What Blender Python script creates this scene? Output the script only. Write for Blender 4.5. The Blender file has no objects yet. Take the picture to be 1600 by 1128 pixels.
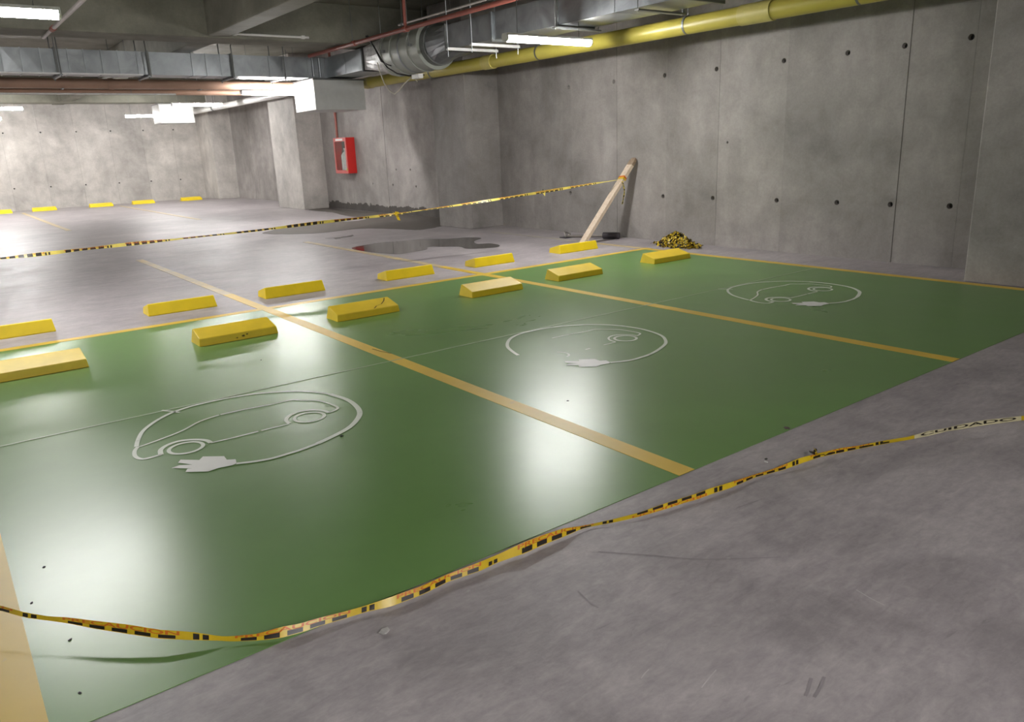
import bpy, bmesh, math, random
from mathutils import Vector, Matrix

random.seed(11)
scn = bpy.context.scene
COL = scn.collection
PI = math.pi

# ------------------------------------------------------------------ camera
cam_d = bpy.data.cameras.new('camera')
cam_d.sensor_fit = 'HORIZONTAL'
cam_d.sensor_width = 36.0
cam_d.lens = 1205.06 / 1600 * 36.0
cam_d.clip_start = 0.05
cam_d.clip_end = 200
cam = bpy.data.objects.new('camera', cam_d)
COL.objects.link(cam)
pitch, yaw, roll = -0.273323546, 0.640557705, -0.0404854425
fwd = Vector((math.sin(yaw) * math.cos(pitch), math.cos(yaw) * math.cos(pitch), math.sin(pitch)))
rgt = Vector((math.cos(yaw), -math.sin(yaw), 0))
upv = rgt.cross(fwd)
r2 = math.cos(roll) * rgt + math.sin(roll) * upv
u2 = -math.sin(roll) * rgt + math.cos(roll) * upv
cam.matrix_world = Matrix(((r2.x, u2.x, -fwd.x, 0), (r2.y, u2.y, -fwd.y, 0), (r2.z, u2.z, -fwd.z, 1.4), (0, 0, 0, 1)))
scn.camera = cam

# ------------------------------------------------------------------ world, exposure
w = bpy.data.worlds.new('world')
scn.world = w
w.use_nodes = True
w.node_tree.nodes['Background'].inputs[0].default_value = (0.0, 0.0, 0.0, 1)
w.node_tree.nodes['Background'].inputs[1].default_value = 0.0
scn.view_settings.view_transform = 'Standard'
scn.view_settings.look = 'None'
scn.view_settings.gamma = 1
scn.view_settings.use_curve_mapping = False
scn.view_settings.exposure = 2.2
LAMP = 42.0            # radiance of the lamp diffusers
LAMP_COL = (1.0, 0.985, 0.965)


# ------------------------------------------------------------------ materials
def nmat(name):
    m = bpy.data.materials.new(name)
    m.use_nodes = True
    nt = m.node_tree
    b = nt.nodes['Principled BSDF']
    return m, nt, b


def N(nt, kind, **kw):
    n = nt.nodes.new(kind)
    for k, v in kw.items():
        if k in n.inputs:
            n.inputs[k].default_value = v
        else:
            setattr(n, k, v)
    return n


def ramp(nt, fac, stops):
    r = nt.nodes.new('ShaderNodeValToRGB')
    e = r.color_ramp.elements
    while len(e) < len(stops):
        e.new(0.5)
    for el, (p, c) in zip(e, stops):
        el.position = p
        el.color = (c[0], c[1], c[2], 1) if not isinstance(c, (int, float)) else (c, c, c, 1)
    nt.links.new(fac, r.inputs[0])
    return r.outputs[0]


def mix(nt, fac, a, b, mode='MIX'):
    m = nt.nodes.new('ShaderNodeMix')
    m.data_type = 'RGBA'
    m.blend_type = mode
    if isinstance(fac, (int, float)):
        m.inputs['Factor'].default_value = fac
    else:
        nt.links.new(fac, m.inputs['Factor'])
    for s, v in (('A', a), ('B', b)):
        i = [q for q in m.inputs if q.name == s and q.type == 'RGBA'][0]
        if isinstance(v, tuple):
            i.default_value = (*v, 1) if len(v) == 3 else v
        else:
            nt.links.new(v, i)
    return [q for q in m.outputs if q.type == 'RGBA'][0]


def coords(nt, scale=(1, 1, 1), rot=(0, 0, 0), loc=(0, 0, 0)):
    t = nt.nodes.new('ShaderNodeTexCoord')
    m = nt.nodes.new('ShaderNodeMapping')
    m.inputs['Scale'].default_value = scale
    m.inputs['Rotation'].default_value = rot
    m.inputs['Location'].default_value = loc
    nt.links.new(t.outputs['Object'], m.inputs['Vector'])
    return m.outputs[0]


def noise(nt, vec, scale, detail=6, rough=0.6, dist=0.0):
    n = nt.nodes.new('ShaderNodeTexNoise')
    n.inputs['Scale'].default_value = scale
    n.inputs['Detail'].default_value = detail
    n.inputs['Roughness'].default_value = rough
    n.inputs['Distortion'].default_value = dist
    nt.links.new(vec, n.inputs['Vector'])
    return n.outputs['Fac']


def bump(nt, b, h, strength=0.2, dist=0.01):
    n = nt.nodes.new('ShaderNodeBump')
    n.inputs['Strength'].default_value = strength
    n.inputs['Distance'].default_value = dist
    nt.links.new(h, n.inputs['Height'])
    nt.links.new(n.outputs[0], b.inputs['Normal'])


def plain(name, col, rough=0.5, metal=0.0, var=0.12, scale=9.0, spec=0.5):
    m, nt, b = nmat(name)
    f = noise(nt, coords(nt), scale, 4)
    c0 = tuple(x * (1 - var) for x in col)
    c1 = tuple(min(1, x * (1 + var)) for x in col)
    nt.links.new(ramp(nt, f, [(0.3, c0), (0.7, c1)]), b.inputs['Base Color'])
    b.inputs['Roughness'].default_value = rough
    b.inputs['Metallic'].default_value = metal
    b.inputs['Specular IOR Level'].default_value = spec
    return m


def concrete_wall(name, base, streak=(2.2, 2.2, 0.45), wet=None):
    m, nt, b = nmat(name)
    v = coords(nt)
    big = noise(nt, v, 0.55, 5, 0.62, 0.6)
    mid = noise(nt, v, 2.6, 8, 0.65, 0.3)
    fine = noise(nt, v, 38, 5, 0.7)
    st = noise(nt, coords(nt, streak), 1.6, 6, 0.6, 0.4)
    d = tuple(x * 0.70 for x in base)
    l = tuple(min(1, x * 1.28) for x in base)
    c = ramp(nt, big, [(0.30, d), (0.52, base), (0.74, l)])
    c = mix(nt, 0.55, c, ramp(nt, mid, [(0.3, (0.66, 0.65, 0.64)), (0.7, (1.24, 1.23, 1.22))]), 'MULTIPLY')
    c = mix(nt, 0.32, c, ramp(nt, st, [(0.32, (0.72, 0.69, 0.66)), (0.68, (1.18, 1.17, 1.16))]), 'MULTIPLY')
    c = mix(nt, 0.35, c, ramp(nt, fine, [(0.35, (0.8, 0.8, 0.8)), (0.65, (1.12, 1.12, 1.12))]), 'MULTIPLY')
    oi = nt.nodes.new('ShaderNodeObjectInfo')
    c = mix(nt, 0.5, c, ramp(nt, oi.outputs['Random'], [(0, (0.84, 0.84, 0.84)), (1, (1.1, 1.1, 1.09))]), 'MULTIPLY')
    rg = None
    if wet:
        # damp tide mark low on the wall between two depths
        t = nt.nodes.new('ShaderNodeTexCoord')
        s = nt.nodes.new('ShaderNodeSeparateXYZ')
        nt.links.new(t.outputs['Object'], s.inputs[0])
        wob = noise(nt, v, 3.5, 6, 0.7)

        def mth(op, a, bb):
            q = nt.nodes.new('ShaderNodeMath')
            q.operation = op
            for i, x in enumerate((a, bb)):
                if isinstance(x, (int, float)):
                    q.inputs[i].default_value = x
                else:
                    nt.links.new(x, q.inputs[i])
            return q.outputs[0]
        h = mth('MULTIPLY', wob, wet[2])
        low = mth('LESS_THAN', s.outputs['Z'], h)
        m1 = mth('GREATER_THAN', s.outputs['Y'], wet[0])
        m2 = mth('LESS_THAN', s.outputs['Y'], wet[1])
        msk = mth('MULTIPLY', mth('MULTIPLY', m1, m2), low)
        c = mix(nt, msk, c, mix(nt, 1.0, c, (0.26, 0.25, 0.24), 'MULTIPLY'))
    nt.links.new(c, b.inputs['Base Color'])
    b.inputs['Roughness'].default_value = 0.72
    b.inputs['Specular IOR Level'].default_value = 0.35
    bump(nt, b, mix(nt, 0.5, mid, fine), 0.25, 0.012)
    return m


def floor_mat():
    m, nt, b = nmat('floor_concrete')
    v = coords(nt)
    big = noise(nt, v, 0.42, 6, 0.65, 0.8)
    mid = noise(nt, v, 2.2, 8, 0.68, 0.5)
    drag = noise(nt, coords(nt, (1.0, 5.0, 1), (0, 0, 0.35)), 1.5, 7, 0.7, 0.6)
    grain = noise(nt, coords(nt, (9, 24, 1), (0, 0, -0.62)), 1.3, 8, 0.72, 0.5)
    fine = noise(nt, v, 55, 4, 0.7)
    c = ramp(nt, big, [(0.28, (0.31, 0.279, 0.292)), (0.5, (0.382, 0.349, 0.36)), (0.75, (0.44, 0.407, 0.408))])
    c = mix(nt, 0.8, c, ramp(nt, mid, [(0.32, (0.70, 0.69, 0.70)), (0.68, (1.24, 1.24, 1.23))]), 'MULTIPLY')
    c = mix(nt, 0.7, c, ramp(nt, grain, [(0.34, (0.80, 0.79, 0.80)), (0.66, (1.16, 1.16, 1.15))]), 'MULTIPLY')
    c = mix(nt, 0.45, c, ramp(nt, drag, [(0.30, (0.70, 0.69, 0.71)), (0.62, (1.12, 1.12, 1.1))]), 'MULTIPLY')
    c = mix(nt, 0.3, c, ramp(nt, fine, [(0.3, (0.8, 0.8, 0.8)), (0.7, (1.12, 1.12, 1.12))]), 'MULTIPLY')
    # small pale specks and dark scuffs
    vo = nt.nodes.new('ShaderNodeTexVoronoi')
    vo.inputs['Scale'].default_value = 4.2
    nt.links.new(coords(nt, (1, 1.6, 1)), vo.inputs['Vector'])
    c = mix(nt, ramp(nt, vo.outputs['Distance'], [(0.02, 0.55), (0.05, 0.0)]), c, (0.5, 0.48, 0.46))
    sc = noise(nt, coords(nt, (1.6, 7, 1), (0, 0, -0.5)), 2.1, 5, 0.6, 1.2)
    c = mix(nt, ramp(nt, sc, [(0.67, 0.0), (0.74, 0.45)]), c, (0.16, 0.15, 0.15))
    nt.links.new(c, b.inputs['Base Color'])
    nt.links.new(ramp(nt, mid, [(0.3, 0.38), (0.7, 0.55)]), b.inputs['Roughness'])
    b.inputs['Specular IOR Level'].default_value = 0.5
    bump(nt, b, mix(nt, 0.5, mid, fine), 0.12, 0.008)
    return m


def green_mat():
    m, nt, b = nmat('green_epoxy')
    v = coords(nt)
    big = noise(nt, v, 0.7, 5, 0.6, 0.5)
    mid = noise(nt, v, 3.0, 7, 0.65, 0.4)
    c = ramp(nt, big, [(0.3, (0.120, 0.240, 0.062)), (0.7, (0.142, 0.278, 0.075))])
    c = mix(nt, 0.35, c, ramp(nt, mid, [(0.3, (0.85, 0.86, 0.85)), (0.7, (1.12, 1.12, 1.12))]), 'MULTIPLY')
    # dusty scuffs, tyre rub patches and dark grit
    sc = noise(nt, coords(nt, (2.2, 6, 1), (0, 0, 0.12)), 1.9, 7, 0.72, 0.5)
    msk = noise(nt, v, 0.8, 3, 0.5)
    k = mix(nt, 1.0, ramp(nt, sc, [(0.63, 0.0), (0.78, 0.34)]), ramp(nt, msk, [(0.56, 0.0), (0.70, 1.0)]), 'MULTIPLY')
    c = mix(nt, k, c, (0.24, 0.28, 0.19))
    dk = noise(nt, coords(nt, (3, 8, 1), (0, 0, 0.1), (4, 2, 0)), 2.3, 6, 0.7, 0.6)
    c = mix(nt, mix(nt, 1.0, ramp(nt, dk, [(0.64, 0.0), (0.76, 0.12)]), ramp(nt, msk, [(0.62, 0.0), (0.70, 1.0)]), 'MULTIPLY'), c, (0.06, 0.085, 0.045))
    nt.links.new(c, b.inputs['Base Color'])
    nt.links.new(ramp(nt, big, [(0.3, 0.27), (0.7, 0.34)]), b.inputs['Roughness'])
    b.inputs['Specular IOR Level'].default_value = 0.5
    bump(nt, b, noise(nt, v, 1.3, 3, 0.5), 0.06, 0.02)
    return m


def line_mat(name, col, worn=(0.33, 0.30, 0.27), lo=0.62, hi=0.72, rough=0.42):
    m, nt, b = nmat(name)
    v = coords(nt)
    f = noise(nt, v, 5, 8, 0.7, 0.4)
    g = noise(nt, v, 1.4, 4, 0.6)
    c = ramp(nt, g, [(0.3, tuple(x * 0.88 for x in col)), (0.7, tuple(min(1, x * 1.1) for x in col))])
    c = mix(nt, ramp(nt, f, [(lo, 0.0), (hi, 0.6)]), c, worn)
    nt.links.new(c, b.inputs['Base Color'])
    b.inputs['Roughness'].default_value = rough
    return m


def steel_mat(name, col=(0.34, 0.358, 0.37), rough=0.36, metal=0.85):
    m, nt, b = nmat(name)
    v = coords(nt)
    f = noise(nt, v, 4, 6, 0.6, 1.0)
    oi = nt.nodes.new('ShaderNodeObjectInfo')
    c = ramp(nt, f, [(0.3, tuple(x * 0.82 for x in col)), (0.7, tuple(min(1, x * 1.15) for x in col))])
    c = mix(nt, 0.6, c, ramp(nt, oi.outputs['Random'], [(0, (0.75, 0.76, 0.77)), (1, (1.12, 1.12, 1.12))]), 'MULTIPLY')
    nt.links.new(c, b.inputs['Base Color'])
    nt.links.new(ramp(nt, f, [(0.3, rough - 0.06), (0.7, rough + 0.1)]), b.inputs['Roughness'])
    b.inputs['Metallic'].default_value = metal
    return m


M = {}
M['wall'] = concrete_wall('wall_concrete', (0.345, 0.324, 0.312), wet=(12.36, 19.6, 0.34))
M['wall_brightened'] = concrete_wall('brightened_concrete', (0.51, 0.487, 0.46))  # wall concrete lightened to add fill and brighten the far end
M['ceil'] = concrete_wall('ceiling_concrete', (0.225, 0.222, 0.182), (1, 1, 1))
M['floor'] = floor_mat()
M['green'] = green_mat()
M['line'] = line_mat('line_yellow', (0.68, 0.46, 0.055), (0.52, 0.40, 0.14))
M['line_worn'] = line_mat('line_yellow_worn', (0.56, 0.43, 0.20), (0.36, 0.33, 0.29), 0.44, 0.58)
M['line_faint'] = line_mat('line_faint', (0.44, 0.40, 0.31), (0.31, 0.29, 0.28), 0.40, 0.55)
M['white'] = line_mat('stencil_white', (0.70, 0.75, 0.64), (0.25, 0.36, 0.18), 0.60, 0.72)
M['plugw'] = line_mat('stencil_white_thick', (0.74, 0.74, 0.70), (0.4, 0.45, 0.35), 0.66, 0.76)
M['chalk'] = line_mat('chalk_line', (0.36, 0.44, 0.28), (0.19, 0.29, 0.12), 0.5, 0.66)
M['stop'] = plain('stop_yellow', (0.90, 0.665, 0.012), 0.45, var=0.07, scale=4)
M['stop_g'] = plain('stop_yellow_dusty', (0.80, 0.57, 0.03), 0.45, var=0.09, scale=4)
M['crack'] = plain('crack_dark', (0.12, 0.08, 0.02), 0.9)
M['steel'] = steel_mat('galvanised_steel')
M['steel_d'] = steel_mat('dull_steel', (0.20, 0.205, 0.20), 0.5, 0.6)
M['flex'] = plain('flexible_sleeve', (0.55, 0.55, 0.54), 0.42, 0.2, 0.3, 14)
M['fan'] = plain('fan_grey_paint', (0.36, 0.38, 0.34), 0.42, 0.2, 0.06)
M['rubber_hole'] = plain('rubber_hole_black', (0.02, 0.02, 0.02), 0.6)
M['ypipe'] = plain('pipe_yellow', (0.50, 0.43, 0.075), 0.38, var=0.08, scale=3)
M['ypipe2'] = plain('coupling_pale_yellow', (0.56, 0.49, 0.15), 0.4, var=0.06)
M['rpipe'] = plain('pipe_red', (0.27, 0.075, 0.055), 0.5)
M['bpipe'] = plain('pipe_brown', (0.36, 0.22, 0.155), 0.5, var=0.12, scale=3)
M['gpipe'] = plain('conduit_grey', (0.46, 0.42, 0.40), 0.45, 0.2)
M['box'] = plain('box_sheet', (0.62, 0.63, 0.61), 0.5, 0.0, 0.05)
M['lampbody'] = plain('lamp_housing', (0.75, 0.75, 0.74), 0.4)
M['red'] = plain('cabinet_red', (0.55, 0.018, 0.014), 0.38, var=0.05)
M['redf'] = plain('cabinet_red_faded', (0.58, 0.11, 0.10), 0.4, var=0.06)
M['dark'] = plain('dark_inside', (0.10, 0.075, 0.07), 0.7)
M['whitep'] = plain('white_plastic', (0.72, 0.71, 0.69), 0.4, var=0.05)
M['cable_k'] = plain('cable_black', (0.016, 0.016, 0.016), 0.5)
M['cable_w'] = plain('cable_pale', (0.50, 0.47, 0.38), 0.5)
M['tape'] = plain('tape_yellow', (0.62, 0.43, 0.02), 0.32, var=0.14, scale=11)
M['tape_pale'] = plain('tape_yellow_pale', (0.72, 0.60, 0.13), 0.32, var=0.2, scale=11)
M['tape_faded'] = plain('tape_faded', (0.62, 0.56, 0.36), 0.35, var=0.15, scale=20)
M['tape_k'] = plain('tape_black', (0.018, 0.013, 0.010), 0.4)
M['tape_o'] = plain('tape_orange_print', (0.56, 0.14, 0.015), 0.4)
M['toolk'] = plain('tool_dark', (0.045, 0.038, 0.045), 0.5)
M['tools'] = plain('tool_steel', (0.20, 0.18, 0.16), 0.45, 0.5)
M['chip'] = plain('chip_grey', (0.42, 0.40, 0.39), 0.8, var=0.2, scale=40)
M['chipk'] = plain('chip_dark', (0.05, 0.05, 0.045), 0.8)
M['ext'] = plain('extinguisher_white', (0.75, 0.74, 0.72), 0.4)

# wood
m, nt, b = nmat('wood_pine')
f = noise(nt, coords(nt, (14, 14, 1.0)), 2.2, 6, 0.6, 1.5)
nt.links.new(ramp(nt, f, [(0.3, (0.52, 0.40, 0.29)), (0.55, (0.66, 0.55, 0.43)), (0.75, (0.72, 0.62, 0.50))]), b.inputs['Base Color'])
b.inputs['Roughness'].default_value = 0.65
M['wood'] = m
# damp concrete, standing water
m, nt, b = nmat('damp_concrete')
f = noise(nt, coords(nt), 2.5, 7, 0.65, 0.5)
nt.links.new(ramp(nt, f, [(0.3, (0.095, 0.083, 0.074)), (0.7, (0.165, 0.147, 0.132))]), b.inputs['Base Color'])
nt.links.new(ramp(nt, f, [(0.35, 0.50), (0.65, 0.65)]), b.inputs['Roughness'])
b.inputs['Specular IOR Level'].default_value = 0.3
M['damp'] = m
m, nt, b = nmat('puddle_water')
f = noise(nt, coords(nt), 3, 5, 0.6)
nt.links.new(ramp(nt, f, [(0.3, (0.055, 0.05, 0.045)), (0.7, (0.085, 0.078, 0.07))]), b.inputs['Base Color'])
b.inputs['Roughness'].default_value = 0.06
b.inputs['IOR'].default_value = 1.33
M['water'] = m
# glass
m, nt, b = nmat('cabinet_glass')
b.inputs['Base Color'].default_value = (0.9, 0.92, 0.92, 1)
b.inputs['Transmission Weight'].default_value = 1.0
b.inputs['Roughness'].default_value = 0.03
b.inputs['IOR'].default_value = 1.2
M['glass'] = m
# lamp light
m, nt, b = nmat('lamp_light')
b.inputs['Base Color'].default_value = (0.8, 0.8, 0.8, 1)
b.inputs['Emission Color'].default_value = (*LAMP_COL, 1)
b.inputs['Emission Strength'].default_value = LAMP
M['light'] = m


# ------------------------------------------------------------------ mesh helpers
class MB:
    def __init__(s):
        s.v = []
        s.f = []
        s.mi = []

    def add(s, vs, fs, mi=0):
        o = len(s.v)
        s.v += [tuple(v) for v in vs]
        s.f += [tuple(i + o for i in q) for q in fs]
        s.mi += [mi] * len(fs)
        return s

    def box(s, a, b, mi=0):
        x0, y0, z0 = a
        x1, y1, z1 = b
        vs = [(x0, y0, z0), (x1, y0, z0), (x1, y1, z0), (x0, y1, z0), (x0, y0, z1), (x1, y0, z1), (x1, y1, z1), (x0, y1, z1)]
        return s.add(vs, [(0, 3, 2, 1), (4, 5, 6, 7), (0, 1, 5, 4), (1, 2, 6, 5), (2, 3, 7, 6), (3, 0, 4, 7)], mi)

    def tube(s, pts, r, n=10, cap=True, mi=0):
        pts = [Vector(p) for p in pts]
        rs = r if isinstance(r, (list, tuple)) else [r] * len(pts)
        rings = []
        for i, p in enumerate(pts):
            d = (pts[min(i + 1, len(pts) - 1)] - pts[max(i - 1, 0)]).normalized()
            a = Vector((0, 0, 1)) if abs(d.z) < 0.9 else Vector((1, 0, 0))
            x = d.cross(a).normalized()
            y = x.cross(d).normalized()
            rings.append([p + rs[i] * (math.cos(2 * PI * k / n) * x + math.sin(2 * PI * k / n) * y) for k in range(n)])
        vs = [v for q in rings for v in q]
        fs = []
        for i in range(len(pts) - 1):
            for k in range(n):
                k2 = (k + 1) % n
                fs.append((i * n + k, i * n + k2, (i + 1) * n + k2, (i + 1) * n + k))
        if cap:
            fs.append(tuple(range(n))[::-1])
            fs.append(tuple((len(pts) - 1) * n + k for k in range(n)))
        return s.add(vs, fs, mi)

    def prism(s, poly, axis, a, b, mi=0):
        """poly of 2-D points extruded along axis 'x','y' or 'z'"""
        def P(p, t):
            return {'x': (t, p[0], p[1]), 'y': (p[0], t, p[1]), 'z': (p[0], p[1], t)}[axis]
        n = len(poly)
        vs = [P(p, a) for p in poly] + [P(p, b) for p in poly]
        fs = [tuple(range(n))[::-1], tuple(range(n, 2 * n))]
        fs += [(k, (k + 1) % n, n + (k + 1) % n, n + k) for k in range(n)]
        return s.add(vs, fs, mi)

    def build(s, name, mats, parent=None, smooth=False, bevel=0.0):
        me = bpy.data.meshes.new(name)
        me.from_pydata(s.v, [], s.f)
        for mm in (mats if isinstance(mats, (list, tuple)) else [mats]):
            me.materials.append(mm)
        me.polygons.foreach_set('material_index', s.mi)
        bm = bmesh.new()
        bm.from_mesh(me)
        bmesh.ops.recalc_face_normals(bm, faces=bm.faces)
        if bevel:
            eds = [e for e in bm.edges if len(e.link_faces) == 2 and e.calc_face_angle(0) > 0.5]
            bmesh.ops.bevel(bm, geom=eds, offset=bevel, segments=2, affect='EDGES', profile=0.5)
        bm.to_mesh(me)
        bm.free()
        if smooth:
            me.polygons.foreach_set('use_smooth', [True] * len(me.polygons))
            me.set_sharp_from_angle(angle=math.radians(38))
        me.update()
        o = bpy.data.objects.new(name, me)
        COL.objects.link(o)
        if parent is not None:
            o.parent = parent
        return o


def tag(o, label=None, cat=None, group=None, kind=None):
    if label:
        o['label'] = label
    if cat:
        o['category'] = cat
    if group:
        o['group'] = group
    if kind:
        o['kind'] = kind
    return o


def thing(name, label, cat, loc=(0, 0, 0), rz=0.0, group=None):
    o = bpy.data.objects.new(name, None)
    o.empty_display_size = 0.1
    o.location = loc
    o.rotation_euler = (0, 0, rz)
    COL.objects.link(o)
    return tag(o, label, cat, group)


def copy_tree(o, parent=None):
    c = o.copy()
    COL.objects.link(c)
    c.parent = parent
    for ch in list(o.children):
        copy_tree(ch, c)
    return c


def flat(mb, poly, z):
    mb.add([(p[0], p[1], z) for p in poly], [tuple(range(len(poly)))])


def stroke(mb, pts, wd, z, closed=False):
    pts = [Vector((p[0], p[1])) for p in pts]
    # Catmull-Rom smoothing
    n = len(pts)
    out = []
    rng = range(n if closed else n - 1)
    for i in rng:
        p0 = pts[(i - 1) % n] if closed or i > 0 else pts[0]
        p1 = pts[i]
        p2 = pts[(i + 1) % n]
        p3 = pts[(i + 2) % n] if closed or i + 2 < n else pts[n - 1]
        for k in range(4):
            t = k / 4
            out.append(0.5 * ((2 * p1) + (p2 - p0) * t + (2 * p0 - 5 * p1 + 4 * p2 - p3) * t * t + (3 * p1 - p0 - 3 * p2 + p3) * t ** 3))
    if not closed:
        out.append(pts[-1])
    m_ = len(out)
    vs = []
    for i, p in enumerate(out):
        a = out[(i - 1) % m_] if closed else out[max(i - 1, 0)]
        c = out[(i + 1) % m_] if closed else out[min(i + 1, m_ - 1)]
        d = (c - a).normalized()
        nn = Vector((-d.y, d.x)) * wd / 2
        vs += [(p.x + nn.x, p.y + nn.y, z), (p.x - nn.x, p.y - nn.y, z)]
    fs = [(2 * i, 2 * i + 1, 2 * i + 3, 2 * i + 2) for i in range(m_ - 1)]
    if closed:
        fs.append((2 * m_ - 2, 2 * m_ - 1, 1, 0))
    mb.add(vs, fs)


# ------------------------------------------------------------------ setting: floor
FAR = 28.9
WX = 8.35
ZC = 3.75
floor = MB().box((-14, -8, -0.15), (9.5, FAR + 0.2, 0)).build('floor', M['floor'])
tag(floor, kind='structure')
g = MB().box((-2.45, 2.03, -0.01), (7.53, 7.10, 0.002)).build('green_coating', M['green'], floor)
tag(g, 'glossy green epoxy paint covering the charging bays')


def line(poly, mat=M['line'], z=0.0032, label=None):
    o = MB().prism(poly, 'z', 0.0005, z).build('painted_line', mat, floor)
    if label:
        o['label'] = label
    return o


def rect(x0, x1, y0, y1):
    return [(x0, y0), (x1, y0), (x1, y1), (x0, y1)]


line(rect(-2.5, 7.66, 7.07, 7.17), z=0.0030)                       # back boundary
for xc in (-0.035, 2.434, 4.952):
    line(rect(xc - 0.05, xc + 0.05, 2.03, 7.07), z=0.0036)
line(rect(7.53, 7.63, 2.2, 7.07))
for xc, ye, mt in ((-0.035, 12.0, 'line_worn'), (2.425, 8.2, 'line'), (4.952, 8.0, 'line'), (7.60, 8.2, 'line_worn')):
    line(rect(xc - 0.05, xc + 0.05, 7.17, ye), M[mt])
line(rect(2.375, 2.475, 8.2, 12.2), M['line_worn'], label='worn pale yellow bay line')
line(rect(4.902, 5.002, 8.0, 12.15), M['line_worn'], label='worn pale yellow bay line')
line(rect(7.56, 7.65, 8.2, 10.6), M['line_faint'], label='faint bay line by the wall')
for xc in (-0.2, 2.5, 5.2):
    line(rect(xc - 0.05, xc + 0.05, 18.95, 27.6), M['line_worn'], label='worn far bay line')
MB().box((-2.4, 4.585, 0.0005), (7.53, 4.599, 0.0042)).build('guide_line', M['chalk'], floor)

ring = [(0.652, 4.081), (0.678, 4.171), (0.734, 4.309), (0.825, 4.428), (0.93, 4.515), (1.05, 4.561), (1.183, 4.566), (1.325, 4.552), (1.45, 4.511), (1.601, 4.412), (1.693, 4.309), (1.753, 4.189), (1.782, 4.033), (1.773, 3.889), (1.736, 3.76), (1.673, 3.665), (1.586, 3.581), (1.479, 3.524), (1.363, 3.478), (1.261, 3.454), (1.201, 3.45), (1.117, 3.447), (1.039, 3.468), (0.967, 3.502)]
body = [(0.665, 4.069), (0.756, 4.099), (0.894, 4.159), (1.01, 4.246), (1.126, 4.281), (1.273, 4.275), (1.43, 4.253), (1.535, 4.249), (1.579, 4.197), (1.647, 4.127), (1.673, 4.037), (1.682, 3.934), (1.657, 3.896), (1.605, 3.877)]
nose = [(0.658, 4.075), (0.631, 4.021), (0.617, 3.943), (0.632, 3.882), (0.669, 3.871), (0.721, 3.877)]
arch1 = [(0.72, 3.872), (0.734, 3.942), (0.771, 3.986), (0.819, 4.007), (0.869, 4.0), (0.92, 3.962), (0.951, 3.917), (0.958, 3.867)]
sill = [(0.958, 3.867), (1.076, 3.860), (1.215, 3.861), (1.369, 3.860)]
arch2 = [(1.372, 3.866), (1.377, 3.925), (1.418, 3.983), (1.481, 4.011), (1.538, 3.998), (1.576, 3.965), (1.6, 3.922), (1.605, 3.877)]
plug = [(0.968, 3.504), (0.944, 3.493), (0.882, 3.505), (0.835, 3.495), (0.752, 3.565), (0.77, 3.597), (0.789, 3.585), (0.714, 3.659), (0.752, 3.669), (0.803, 3.633), (0.756, 3.705), (0.776, 3.738), (0.844, 3.67), (0.871, 3.703), (0.951, 3.635), (0.947, 3.581), (0.981, 3.556)]


def circ(cx, cy, r, n=14):
    return [(cx + r * math.cos(2 * PI * k / n), cy + r * math.sin(2 * PI * k / n)) for k in range(n)]


def split_gap(pts, at):
    return pts[:at], pts[at:]


M['scr_l'] = plain('scratch_pale', (0.5, 0.47, 0.475), 0.6)
M['scr_d'] = plain('scratch_dark', (0.285, 0.255, 0.27), 0.6)
for pts, wd, mt in (([(2.447, 4.985), (2.462, 4.868), (2.486, 4.766)], 0.010, 'crack'),
                    ([(1.402, 1.103), (1.448, 1.115), (1.489, 1.124)], 0.0035, 'scr_l'), ([(1.309, 1.231), (1.333, 1.239), (1.352, 1.243)], 0.003, 'scr_l'),
                    ([(1.685, 1.795), (1.809, 1.651), (1.921, 1.519), (2.127, 1.356)], 0.005, 'scr_d'), ([(1.462, 1.655), (1.449, 1.59), (1.448, 1.545)], 0.006, 'scr_d'),
                    ([(2.132, 1.086), (2.121, 1.034), (2.117, 0.987)], 0.003, 'scr_l'), ([(1.653, 0.941), (1.602, 0.919), (1.58, 0.912)], 0.008, 'scr_d'),
                    ([(1.684, 0.922), (1.628, 0.903), (1.593, 0.895)], 0.008, 'scr_d'), ([(0.57, 10.42), (1.22, 10.30), (1.86, 10.16), (2.57, 10.02), (3.3, 9.84)], 0.02, 'scr_d')):
    mb = MB()
    stroke(mb, pts, wd, 0.0045 if mt == 'crack' else 0.0012)
    o = mb.build('scratch', M[mt], floor)

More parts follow.
